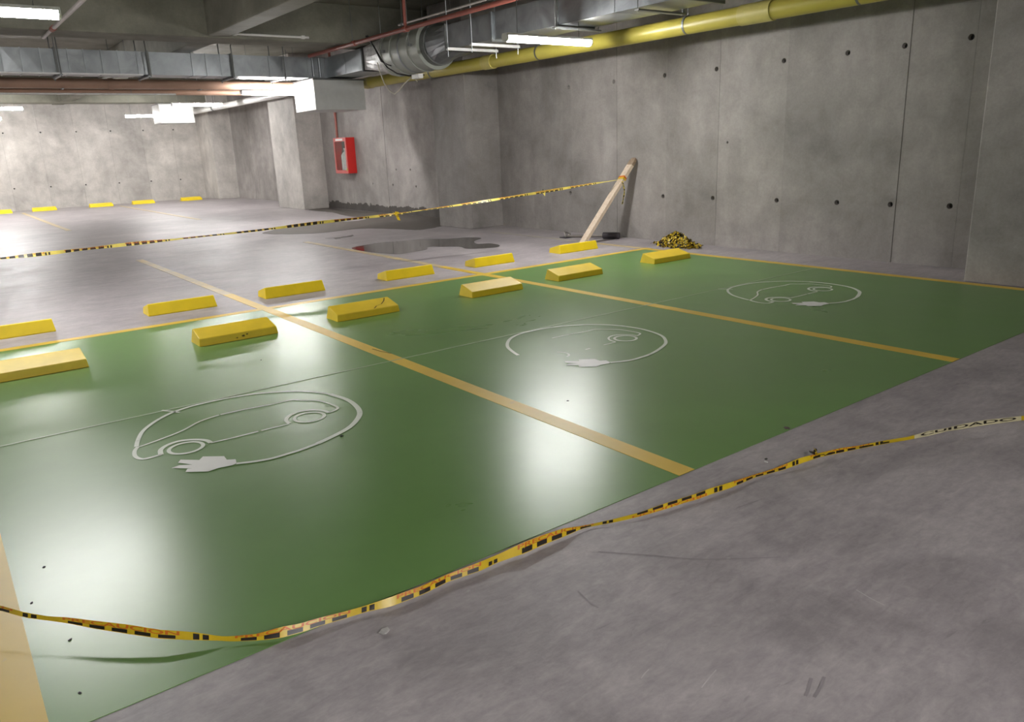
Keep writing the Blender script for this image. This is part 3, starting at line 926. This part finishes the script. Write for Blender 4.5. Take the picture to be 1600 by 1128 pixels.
# ------------------------------------------------------------------ fire cabinet
fc = thing('fire_cabinet', 'red fire extinguisher cabinet with glass front on the right wall', 'cabinet', (8.564, 17.715, 0.89))
D, W, Hh = 0.215, 0.66, 0.825
mb = MB()
mb.box((-0.02, -W / 2, 0), (0, W / 2, Hh))
mb.box((-D, -W / 2, 0), (-0.02, -W / 2 + 0.018, Hh)).box((-D, W / 2 - 0.018, 0), (-0.02, W / 2, Hh))
mb.box((-D, -W / 2 + 0.018, 0), (-0.02, W / 2 - 0.018, 0.018)).box((-D, -W / 2 + 0.018, Hh - 0.018), (-0.02, W / 2 - 0.018, Hh))
mb.build('body', M['red'], fc)
MB().box((-0.028, -W / 2 + 0.02, 0.02), (-0.021, W / 2 - 0.02, Hh - 0.02)).build('inner_back', M['dark'], fc)
dr = MB()
dr.box((-D - 0.02, -W / 2, 0), (-D, -W / 2 + 0.05, Hh)).box((-D - 0.02, W / 2 - 0.05, 0), (-D, W / 2, Hh))
dr.box((-D - 0.02, -W / 2 + 0.05, 0), (-D, W / 2 - 0.05, 0.075)).box((-D - 0.02, -W / 2 + 0.05, Hh - 0.085), (-D, W / 2 - 0.05, Hh))
door = dr.build('door', M['redf'], fc)
MB().box((-D - 0.012, -W / 2 + 0.05, 0.075), (-D - 0.008, W / 2 - 0.05, Hh - 0.085)).build('glass_pane', M['glass'], door)
MB().box((-D - 0.024, -0.18, Hh - 0.066), (-D - 0.02, 0.20, Hh - 0.022)).build('sign_strip', M['whitep'], door)
MB().box((-D - 0.035, -W / 2 + 0.012, 0.06), (-D - 0.02, -W / 2 + 0.035, 0.12)).build('latch', M['ypipe'], door)
ex = thing('fire_extinguisher', 'pale fire extinguisher standing behind the cabinet glass', 'extinguisher', (8.445, 17.70, 0.9085))
MB().tube([(0, 0, 0), (0, 0, 0.02), (0, 0, 0.40), (0, 0, 0.45), (0, 0, 0.48)], [0.09, 0.094, 0.094, 0.065, 0.027], 20).build('cylinder', M['ext'], ex, smooth=True)
MB().tube([(0, 0, 0.48), (0, 0, 0.54)], 0.022, 12).build('valve', M['ext'], ex)
MB().box((-0.02, -0.09, 0.54), (0.02, 0.03, 0.565)).build('handle', M['ext'], ex, bevel=0.005)
MB().tube([(0, 0.02, 0.52), (-0.02, 0.10, 0.5), (-0.03, 0.12, 0.40), (-0.03, 0.115, 0.2)], 0.011, 8).build('hose', M['dark'], ex, smooth=True)
fr = thing('red_riser', 'thin red vertical pipe coming down to the fire cabinet', 'pipe', (8.46, 18.08, 1.716))
MB().tube([(0, 0, 0), (0, 0, ZC - 1.716)], 0.03, 12).build('pipe_run', M['rpipe'], fr, smooth=True)
MB().tube([(0, 0, 0.9), (0, 0, 0.98)], 0.042, 12).build('coupling', M['rpipe'], fr, smooth=True)

# ------------------------------------------------------------------ leaning plank
pk0, pk1 = Vector((7.415, 8.16, 0.012)), Vector((8.322, 8.03, 1.140))
pk = thing('wood_plank', 'pale wooden plank leaning on the concrete wall', 'plank', pk0)
dv = pk1 - pk0
Lp = dv.length
dz = dv.normalized()
sx = Vector((0.15, 1, 0)) - dz * Vector((0.15, 1, 0)).dot(dz)
sx.normalize()
sy_ = dz.cross(sx)
hw, ht = 0.060, 0.024


def plank_pts(t, a=hw, bq=ht):
    c = dz * t
    return [c - sx * a - sy_ * bq, c + sx * a - sy_ * bq, c + sx * a + sy_ * bq, c - sx * a + sy_ * bq]


mb = MB()
segs = [0, 0.3, 0.6, 0.9, 1.2, Lp - 0.12]
vs = [v for t in segs for v in plank_pts(t)]
fs = [(3, 2, 1, 0)]
for i in range(len(segs) - 1):
    fs += [(4 * i + k, 4 * i + (k + 1) % 4, 4 * i + 4 + (k + 1) % 4, 4 * i + 4 + k) for k in range(4)]
fs.append(tuple(4 * (len(segs) - 1) + k for k in range(4)))
mb.add(vs, fs)
mb.build('board', M['wood'], pk, bevel=0.003)
mb = MB()
vs = plank_pts(Lp - 0.12) + plank_pts(Lp - 0.05, hw * .92) + plank_pts(Lp, hw * .55, ht * .8)
mb.add(vs, [(3, 2, 1, 0)] + [(4 * i + k, 4 * i + (k + 1) % 4, 4 * i + 4 + (k + 1) % 4, 4 * i + 4 + k) for i in range(2) for k in range(4)] + [(8, 9, 10, 11)])
mb.build('chipped_end', plain('wood_end_dark', (0.30, 0.22, 0.15), 0.8, var=0.25, scale=30), pk)['label'] = 'darker chipped top end'


# ------------------------------------------------------------------ caution tape
def interp(L, t):
    t = max(0.0, min(len(L) - 1.0001, t))
    i = int(t)
    k = t - i
    return Vector(L[i]).lerp(Vector(L[i + 1]), k)


class Ribbon:
    def __init__(s, lo, up):
        s.lo, s.up = [Vector(p) for p in lo], [Vector(p) for p in up]
        d = [0.0]
        for i in range(1, len(lo)):
            a = (s.lo[i] + s.up[i]) / 2
            c = (s.lo[i - 1] + s.up[i - 1]) / 2
            d.append(d[-1] + (a - c).length)
        s.d = d
        s.len = d[-1]

    def idx(s, u):
        import bisect
        i = max(0, min(len(s.d) - 2, bisect.bisect_right(s.d, u) - 1))
        return i + (u - s.d[i]) / max(1e-6, s.d[i + 1] - s.d[i])

    def at(s, u, v, off=0.0):
        t = s.idx(u)
        a, c = interp(s.lo, t), interp(s.up, t)
        p = a.lerp(c, v)
        if off:
            t2 = s.idx(min(s.len, u + 0.02))
            t1 = s.idx(max(0, u - 0.02))
            tan = interp(s.lo, t2) + interp(s.up, t2) - interp(s.lo, t1) - interp(s.up, t1)
            n = tan.cross(c - a)
            if n.length > 1e-9:
                n.normalize()
                if n.y > 0:
                    n = -n
                p = p + n * off
        return p

    def strip(s, mb, u0, u1, v0, v1, off, step=0.03, mi=0):
        n = max(1, int((u1 - u0) / step))
        vs = []
        for i in range(n + 1):
            u = u0 + (u1 - u0) * i / n
            vs += [s.at(u, v0, off), s.at(u, v1, off)]
        mb.add(vs, [(2 * i, 2 * i + 2, 2 * i + 3, 2 * i + 1) for i in range(n)], mi)

    def text(s, mb, txt, u0, height, v0, v1, off, flip=False):
        cu = bpy.data.curves.new('t', 'FONT')
        cu.body = txt
        cu.size = 1.0
        cu.offset = 0.022
        ob = bpy.data.objects.new('t', cu)
        COL.objects.link(ob)
        bpy.context.view_layer.update()
        me = ob.to_mesh()
        vs = [Vector(v.co) for v in me.vertices]
        fs = [tuple(p.vertices) for p in me.polygons]
        ob.to_mesh_clear()
        w_ = max(v.x for v in vs)
        out = []
        for v in vs:
            x, y = v.x, v.y / 0.7
            if flip:
                x, y = w_ - x, 1 - y
            out.append(s.at(u0 + x * height, v0 + (v1 - v0) * y, off))
        mb.add(out, fs)
        bpy.data.objects.remove(ob)
        bpy.data.curves.remove(cu)
        return w_ * height


lo = [(-0.035, 2.663, 0.07), (0.023, 2.576, 0.064), (0.076, 2.521, 0.059), (0.113, 2.482, 0.055), (0.185, 2.396, 0.046), (0.256, 2.318, 0.038), (0.328, 2.243, 0.029), (0.403, 2.187, 0.02), (0.472, 2.139, 0.012), (0.496, 2.117, 0.01), (0.556, 2.079, 0.006), (0.589, 2.058, 0.006), (0.62, 2.042, 0.006), (0.675, 2.028, 0.006), (0.734, 2.022, 0.006), (0.812, 2.007, 0.006), (0.877, 1.996, 0.006), (0.949, 1.971, 0.006), (1.063, 1.963, 0.006), (1.168, 1.973, 0.006), (1.288, 1.958, 0.006), (1.359, 1.963, 0.006), (1.424, 1.957, 0.006), (1.472, 1.95, 0.006), (1.567, 1.953, 0.006), (1.654, 1.949, 0.006), (1.734, 1.95, 0.006), (1.776, 1.943, 0.006), (1.874, 1.906, 0.006), (1.98, 1.875, 0.006), (2.099, 1.852, 0.006), (2.197, 1.839, 0.006), (2.259, 1.826, 0.006), (2.331, 1.82, 0.006), (2.433, 1.805, 0.006), (2.598, 1.8, 0.006), (2.667, 1.785, 0.006), (2.75, 1.764, 0.008), (2.852, 1.753, 0.009), (2.972, 1.735, 0.011), (3.088, 1.697, 0.013), (3.173, 1.67, 0.014), (3.302, 1.62, 0.017), (3.431, 1.567, 0.019), (3.532, 1.529, 0.021), (3.651, 1.497, 0.023), (3.712, 1.467, 0.024), (3.85, 1.411, 0.026), (3.971, 1.348, 0.029), (4.033, 1.316, 0.03)]
up = [(-0.032, 2.675, 0.081), (0.027, 2.588, 0.074), (0.079, 2.533, 0.066), (0.117, 2.494, 0.067), (0.19, 2.408, 0.066), (0.263, 2.33, 0.061), (0.334, 2.255, 0.051), (0.409, 2.199, 0.039), (0.476, 2.151, 0.019), (0.502, 2.129, 0.019), (0.562, 2.091, 0.02), (0.596, 2.07, 0.028), (0.628, 2.054, 0.034), (0.683, 2.04, 0.029), (0.742, 2.034, 0.026), (0.82, 2.019, 0.022), (0.885, 2.008, 0.02), (0.958, 1.983, 0.031), (1.072, 1.975, 0.03), (1.177, 1.985, 0.026), (1.298, 1.97, 0.032), (1.369, 1.975, 0.028), (1.435, 1.969, 0.035), (1.484, 1.962, 0.042), (1.578, 1.965, 0.037), (1.666, 1.961, 0.032), (1.745, 1.962, 0.013), (1.787, 1.955, 0.008), (1.886, 1.918, 0.012), (1.993, 1.887, 0.015), (2.112, 1.864, 0.023), (2.211, 1.851, 0.021), (2.272, 1.838, 0.024), (2.345, 1.832, 0.025), (2.448, 1.817, 0.023), (2.614, 1.812, 0.012), (2.684, 1.797, 0.013), (2.767, 1.776, 0.023), (2.868, 1.765, 0.028), (2.99, 1.747, 0.023), (3.106, 1.709, 0.027), (3.193, 1.682, 0.021), (3.323, 1.632, 0.025), (3.454, 1.579, 0.025), (3.553, 1.541, 0.037), (3.675, 1.509, 0.03), (3.736, 1.479, 0.04), (3.874, 1.423, 0.043), (3.999, 1.36, 0.042), (4.061, 1.328, 0.043)]
# runs on a little past both picture edges, lying down on the floor
lo = [(-0.75, 3.50, 0.004), (-0.5, 3.2, 0.05), (-0.3, 2.96, 0.085)] + lo + [(4.5, 1.08, 0.030), (5.2, 0.70, 0.006), (6.0, 0.30, 0.004)]
up = [(-0.73, 3.53, 0.03), (-0.48, 3.23, 0.085), (-0.28, 2.99, 0.105)] + up + [(4.53, 1.10, 0.055), (5.23, 0.72, 0.04), (6.03, 0.32, 0.03)]
R1 = Ribbon(lo, up)
u_of = lambda x: next((R1.d[i - 1] + (x - lo[i - 1][0]) / (lo[i][0] - lo[i - 1][0]) * (R1.d[i] - R1.d[i - 1]) for i in range(1, len(lo)) if lo[i][0] >= x), R1.len)
ct = thing('caution_tape', 'twisted yellow caution tape lying across the foreground floor', 'tape', (0, 0, 0))
mb = MB()
R1.strip(mb, 0, u_of(3.46), 0, 1, 0.0, 0.02)
R1.strip(mb, u_of(3.46), u_of(4.02), 0, 1, 0.0, 0.02, 1)
R1.strip(mb, u_of(4.02), R1.len, 0, 1, 0.0, 0.02)
mb.build('tape_film', [M['tape'], M['tape_faded']], ct, smooth=True)
blk, let, letk = MB(), MB(), MB()
IIx = [-0.35, 0.03, 0.422, 0.880, 1.342, 1.846, 2.369, 2.82, 3.28]
for i, (a, c) in enumerate(zip(IIx[:-1], IIx[1:])):
    ua, uc = u_of(a), u_of(c)
    per = uc - ua
    flip = 1.5 < i - 3 < 2.6 or i == 5
    b0, b1, l0, l1 = (0.48, 0.94, 0.04, 0.46) if i == 5 else (0.06, 0.54, 0.56, 0.97)
    if i == 1:
        b0, b1, l0, l1 = 0.08, 0.46, 0.5, 0.95
    for k in range(5):
        u0 = ua + per * (0.24 + 0.135 * k)
        R1.strip(blk, u0, u0 + per * 0.092, b0, b1, 0.0009, 0.02)
    for q in (-0.036, 0.014):
        R1.strip(blk, uc + per * q, uc + per * (q + 0.033), 0.08, 0.85 if i != 3 else 0.55, 0.0009)
    R1.text(let, 'PRECAUCION', ua + per * 0.20, per * 0.72 / 6.45, l0, l1, 0.0009, i == 5)
R1.text(letk, 'CUIDADO', u_of(3.49), 0.56 / 4.7, 0.28, 0.86, 0.0009)
for x in (3.02, 3.12, 3.22, 3.30):
    R1.strip(blk, u_of(x), u_of(x) + 0.035, 0.1, 0.5, 0.0009)
tag(blk.build('black_print', M['tape_k'], ct), kind='stuff')
_l = tag(let.build('lettering', M['tape_o'], ct), kind='stuff')
_l['label'] = 'orange red printed letters'
_l = tag(letk.build('lettering', M['tape_k'], ct), kind='stuff')
_l['label'] = 'black printed letters'
# knot and loose ends halfway along
mb = MB()
k0 = R1.at(u_of(2.945), 0.8)
for q in range(7):
    a = rr.uniform(0, 2 * PI)
    p = k0 + Vector((rr.uniform(-0.02, 0.02), rr.uniform(-0.012, 0.012), rr.uniform(0.0, 0.008)))
    e = p + Vector((math.cos(a) * 0.022, math.sin(a) * 0.022, 0.008))
    mb.add([p, e, e + Vector((0, 0.006, 0.009)), p + Vector((0, 0.004, 0.012))], [(0, 1, 2, 3)], q % 2)
p = k0
mb.add([p, p + Vector((0.035, -0.03, 0.0)), p + Vector((0.075, -0.028, 0.004)), p + Vector((0.03, -0.012, 0.006))], [(0, 1, 2, 3)], 0)
mb.add([p + Vector((0.01, -0.01, 0.001)), p + Vector((0.03, -0.028, 0.002)), p + Vector((0.04, -0.02, 0.003))], [(0, 1, 2)], 1)
mb.build('knot', [M['tape'], M['tape_k']], ct)

# the stretched tape at the back
ta = [(0.555, 9.031, 0.524), (0.823, 8.996, 0.530), (1.1, 8.96, 0.538), (1.388, 8.923, 0.546), (1.686, 8.884, 0.555), (1.992, 8.844, 0.560), (2.311, 8.803, 0.567), (2.642, 8.76, 0.574), (2.985, 8.715, 0.582), (3.342, 8.668, 0.597), (3.714, 8.62, 0.613), (4.099, 8.57, 0.623), (4.5, 8.518, 0.631), (4.681, 8.494, 0.636), (4.834, 8.475, 0.648), (5.355, 8.407, 0.676), (5.904, 8.336, 0.708), (6.286, 8.286, 0.736), (6.681, 8.234, 0.763), (7.091, 8.181, 0.793), (7.516, 8.126, 0.825), (7.90, 8.075, 0.850), (8.06, 8.045, 0.862)]
ta = [(-3.0, 9.5, 0.62), (-1.5, 9.3, 0.56), (-0.4, 9.15, 0.53)] + ta
lo2, up2 = [], []
n2 = 90
for i in range(n2):
    p = interp(ta, i / (n2 - 1) * (len(ta) - 1))
    wv = 0.011 + 0.008 * abs(math.sin(i * 0.31)) if p.x < 7.7 else 0.007
    an = 0.5 + 0.75 * math.sin(i * 0.23)
    dvec = Vector((0, math.sin(an) * wv, math.cos(an) * wv))
    lo2.append(p - dvec)
    up2.append(p + dvec)
R2 = Ribbon(lo2, up2)
t2 = thing('caution_tape', 'taut yellow and black caution tape tied to the leaning plank', 'tape', (0, 0, 0))
mb = MB()
R2.strip(mb, 0, R2.len, 0, 1, 0, 0.05)
mb.build('tape_film', M['tape_pale'], t2, smooth=True)
blk, let = MB(), MB()
u = 0.1
while u < R2.len - 0.6:
    x = R2.at(u, 0.5).x
    dense = x < 4.2
    for k in range(5):
        R2.strip(blk, u + 0.13 + k * 0.075, u + 0.13 + k * 0.075 + 0.05, 0.05, 0.95 if dense else 0.45, 0.0012, 0.05)
        if dense:
            R2.strip(blk, u + 0.13 + k * 0.075, u + 0.13 + k * 0.075 + 0.05, 0.05, 0.95, -0.0012, 0.05)
    for q in (0.51, 0.54):
        R2.strip(blk, u + q, u + q + 0.015, 0.05, 0.8, 0.0012)
    R2.text(let, 'PRECAUCION', u + 0.12, 0.40 / 6.45, 0.55, 0.95, 0.0012)
    u += 0.56
tag(blk.build('black_print', M['tape_k'], t2), kind='stuff')
tag(let.build('lettering', M['tape_o'], t2), kind='stuff')
# wraps round the plank, hanging tail, and the loose knot in mid span
mb = MB()
tw = 0.745
for j, oz in enumerate((0.0, 0.022)):
    t_ = Lp * tw + oz * 1.2
    c = plank_pts(t_, hw + 0.003, ht + 0.003)
    d_ = plank_pts(t_ + 0.020, hw + 0.003, ht + 0.003)
    c = [pk0 + q for q in c]
    d_ = [pk0 + q + Vector((0, 0, 0.012 * (k % 2))) for k, q in enumerate(d_)]
    mb.add(c + d_, [(k, (k + 1) % 4, 4 + (k + 1) % 4, 4 + k) for k in range(4)], j)
mb.build('wrap', [M['tape'], M['tape_o']], t2)
tl = [(8.025, 7.985, 0.84), (8.028, 7.965, 0.80), (8.035, 7.955, 0.74), (8.045, 7.955, 0.70), (8.035, 7.958, 0.64), (8.015, 7.955, 0.58), (8.0, 7.955, 0.525)]
mb = MB()
lo3 = [Vector(p) - Vector((0.018, 0.01 * (i % 2), 0)) for i, p in enumerate(tl)]
up3 = [Vector(p) + Vector((0.018, 0.01 * (i % 2), 0)) for i, p in enumerate(tl)]
R3 = Ribbon(lo3, up3)
R3.strip(mb, 0, R3.len, 0, 1, 0, 0.03)
tail = mb.build('loose_end', M['tape_pale'], t2)
blk = MB()
for k in range(7):
    R3.strip(blk, 0.02 + k * 0.046, 0.02 + k * 0.046 + 0.026, 0.15 + 0.2 * (k % 2), 0.8, 0.0015)
    R3.strip(blk, 0.02 + k * 0.046, 0.02 + k * 0.046 + 0.026, 0.15 + 0.2 * (k % 2), 0.8, -0.0015)
tag(blk.build('black_print', M['tape_k'], tail), kind='stuff')
mb = MB()
kp = Vector((4.66, 8.494, 0.64))
mb.add([kp + Vector((-0.06, 0, 0.03)), kp + Vector((0.02, 0, -0.01)), kp + Vector((0.045, -0.005, -0.085)), kp + Vector((0.005, -0.005, -0.075)), kp + Vector((-0.02, 0, 0.0))], [(0, 1, 4), (4, 1, 2, 3)])
mb.add([kp + Vector((-0.02, -0.003, 0.03)), kp + Vector((0.03, -0.003, 0.02)), kp + Vector((0.03, -0.003, -0.025)), kp + Vector((-0.03, -0.003, -0.02))], [(0, 1, 2, 3)])
mb.build('knot', M['tape'], t2)
mb = MB()
kp = Vector((6.75, 8.225, 0.768))
mb.add([kp, kp + Vector((0.02, 0, 0.045)), kp + Vector((0.03, 0, 0))], [(0, 1, 2)], 1)
mb.add([kp, kp + Vector((0.05, 0, -0.06)), kp + Vector((0.06, 0, -0.01))], [(0, 1, 2)], 0)
mb.build('knot', [M['tape_pale'], M['tape_k']], t2)

# heap of crumpled tape
hp = thing('tape_heap', 'crumpled heap of yellow and black caution tape by the wall', 'tape', (8.03, 6.98, 0))
mb = MB()
rh = random.Random(21)


def dome(x, y):
    r_ = math.hypot(x / 0.17, (y - (-0.02)) / 0.34)
    return max(0.0, 0.185 * (1 - r_ ** 1.15))


core = []
nn = 14
for i in range(nn + 1):
    for j in range(nn + 1):
        x = -0.16 + 0.32 * i / nn
        y = -0.33 + 0.66 * j / nn
        core.append((x, y, max(0.002, dome(x, y) - 0.022 + rh.uniform(-0.006, 0.006)) if dome(x, y) > 0.02 else 0.002))
mb.add(core, [(i * (nn + 1) + j, (i + 1) * (nn + 1) + j, (i + 1) * (nn + 1) + j + 1, i * (nn + 1) + j + 1) for i in range(nn) for j in range(nn)
              if max(core[q][2] for q in (i * (nn + 1) + j, (i + 1) * (nn + 1) + j, (i + 1) * (nn + 1) + j + 1, i * (nn + 1) + j + 1)) > 0.004], 1)
for q in range(330):
    for _ in range(20):
        x, y = rh.uniform(-0.17, 0.17), rh.uniform(-0.36, 0.33)
        if dome(x, y) > 0.004:
            break
    a = rh.uniform(0, 2 * PI)
    cv = rh.uniform(-14, 14)
    Lr = rh.uniform(0.05, 0.13)
    wv = rh.uniform(0.008, 0.017)
    tilt = rh.uniform(0.1, PI - 0.1)
    n = 7
    vs = []
    p = Vector((x, y, 0))
    arc = rh.uniform(-0.01, 0.03)
    for i in range(n):
        t_ = i / (n - 1)
        a2 = a + cv * (t_ - 0.5) * Lr
        p = p + Vector((math.cos(a2), math.sin(a2), 0)) * Lr / n
        zc = max(0.014, dome(p.x, p.y)) + arc * math.sin(PI * t_)
        s_ = Vector((-math.sin(a2) * math.cos(tilt), math.cos(a2) * math.cos(tilt), math.sin(tilt))) * wv
        c = Vector((p.x, p.y, zc))
        l_, h_ = c - s_, c + s_
        l_.z, h_.z = max(0.003, l_.z), max(0.003, h_.z)
        vs += [l_, h_]
    base = 0 if rh.random() < 0.8 else 1
    off = rh.randrange(3)
    for i in range(n - 1):
        mb.add([vs[2 * i], vs[2 * i + 2], vs[2 * i + 3], vs[2 * i + 1]], [(0, 1, 2, 3)], 1 if (base or (i + off) % 3 == 0) else (2 if rh.random() < .2 else 0))
tag(mb.build('crumpled_tape', [M['tape'], M['tape_k'], M['tape_pale']], hp), kind='stuff')

# ------------------------------------------------------------------ tool lying by the wall
tool = thing('floor_tool', 'dark long handled tool lying on the floor behind the leaning plank', 'tool', (0, 0, 0))
MB().tube([(7.80, 8.93, 0.022), (8.13, 8.44, 0.030)], 0.018, 10).build('handle', M['tools'], tool, smooth=True)
hd = MB()
hd.tube([(8.045, 8.40, 0.048), (8.155, 8.17, 0.048)], [0.047, 0.047], 18)
hd.build('head', M['toolk'], tool, smooth=True, bevel=0.008)
MB().box((7.72, 8.88, 0.0), (7.86, 9.02, 0.014)).build('foot_plate', M['toolk'], tool, bevel=0.003)
mb = MB()
mb.tube([(7.79, 8.95, 0.014), (7.80, 8.97, 0.06), (7.83, 9.02, 0.085)], 0.015, 8)
mb.tube([(7.80, 8.93, 0.02), (7.85, 8.92, 0.055), (7.84, 8.99, 0.075)], 0.013, 8)
mb.build('claw', M['tools'], tool, smooth=True)

# ------------------------------------------------------------------ water on the floor
pud = [(5.058, 10.69), (5.374, 10.875), (5.698, 10.945), (5.961, 10.844), (6.324, 10.744), (6.622, 10.453), (6.919, 10.31), (6.99, 10.056), (6.681, 9.804), (6.528, 9.499), (6.671, 9.372), (6.635, 9.098), (6.465, 8.93), (6.225, 9.032), (6.112, 9.188), (6.168, 9.438), (6.016, 9.649), (5.87, 9.805), (5.692, 9.583), (5.419, 9.511), (5.2, 9.487), (5.094, 9.735), (5.027, 10.151)]


def smooth_poly(P, k=5, jit=0.0):
    n = len(P)
    out = []
    rj = random.Random(3)
    for i in range(n):
        p0, p1, p2, p3 = [Vector(P[(i + d) % n]) for d in (-1, 0, 1, 2)]
        for q in range(k):
            t = q / k
            v = 0.5 * ((2 * p1) + (p2 - p0) * t + (2 * p0 - 5 * p1 + 4 * p2 - p3) * t * t + (3 * p1 - p0 - 3 * p2 + p3) * t ** 3)
            out.append((v.x + rj.uniform(-jit, jit), v.y + rj.uniform(-jit, jit)))
    return out


tag(MB().prism(smooth_poly(pud), 'z', -0.002, 0.0022).build('puddle', M['water']), 'dark glossy puddle on the grey floor beyond the wheel stops', 'puddle')
wet = [(8.53, 18.9), (8.53, 19.13), (8.0, 19.15), (7.88, 18.6), (7.9, 17.6), (7.64, 16.13), (7.62, 15.3), (7.25, 14.87), (6.58, 15.27), (5.77, 14.97), (5.02, 14.34), (5.17, 13.75), (5.71, 13.29), (6.54, 13.31), (6.88, 12.58), (7.07, 12.1), (7.62, 12.25), (7.75, 12.36), (8.53, 12.40), (8.53, 15.5)]
tag(MB().prism(smooth_poly(wet, 5, 0.025), 'z', -0.002, 0.0024).build('damp_patch', M['damp']), 'damp dark patch of floor along the wall under the fire cabinet', 'damp patch', kind=None)
crk = [(5.40, 12.36), (5.55, 12.30), (5.75, 12.33), (5.93, 12.42), (5.80, 12.22), (5.62, 12.16), (5.45, 12.10), (5.50, 12.22)]
tag(MB().prism(smooth_poly(crk, 5, 0.02), 'z', -0.001, 0.0024).build('damp_patch', M['damp']), 'small thin damp mark on the floor before the far tape', 'damp patch')

# ------------------------------------------------------------------ bits of debris


def chip(name, label, x, y, s, mat, seed, flatk=0.35, parts=None):
    rc = random.Random(seed)
    bm = bmesh.new()
    bmesh.ops.create_icosphere(bm, subdivisions=1, radius=s)
    for v in bm.verts:
        v.co *= rc.uniform(0.7, 1.15)
        v.co.x *= 1.4
        v.co.z *= flatk
    mz = min(v.co.z for v in bm.verts)
    for v in bm.verts:
        v.co.z -= mz
    me = bpy.data.meshes.new(name)
    bm.to_mesh(me)
    bm.free()
    me.materials.append(mat)
    o = bpy.data.objects.new(name, me)
    o.location = (x, y, 0.0)
    o.rotation_euler = (0, 0, rc.uniform(0, 3))
    COL.objects.link(o)
    return tag(o, label, 'debris')


chip('concrete_chip', 'flat pale concrete chip on the grey floor in front of the tape', 0.873, 1.87, 0.017, M['chip'], 4, 0.4)
chip('paper_scrap', 'tiny white scrap on the grey floor behind the front tape', 2.778, 1.872, 0.008, M['whitep'], 5)
chip('dark_pebble', 'tiny black pebble beside the white scrap on the floor', 2.80, 1.888, 0.006, M['chipk'], 6, 0.8)
chip('dry_leaf', 'small dry leaf at the green edge on the right', 3.20, 2.05, 0.018, M['dark'], 7, 0.3)
for i, (x, y, lab) in enumerate(((0.118, 2.463, 'dark crumb on green paint just below the front tape'), (0.099, 2.171, 'dark crumb on green paint nearest the lower left corner'),
                                 (0.051, 2.78, 'dark crumb beside the left yellow line, above the tape'), (0.115, 3.02, 'dark crumb on green paint high above the tape at left'),
                                 (1.731, 5.291, 'dark crumb on green paint near the scuffed wheel stop'), (2.699, 3.113, 'dark crumb on the glare below the worn car symbol'))):
    chip('dark_crumb', lab, x, y, 0.0055, M['chipk'], 30 + i, 0.6)
chip('dark_pebble', 'dark pebble under the near edge of the ring of the nearest symbol', 1.50, 3.49, 0.008, M['chipk'], 40, 0.7)
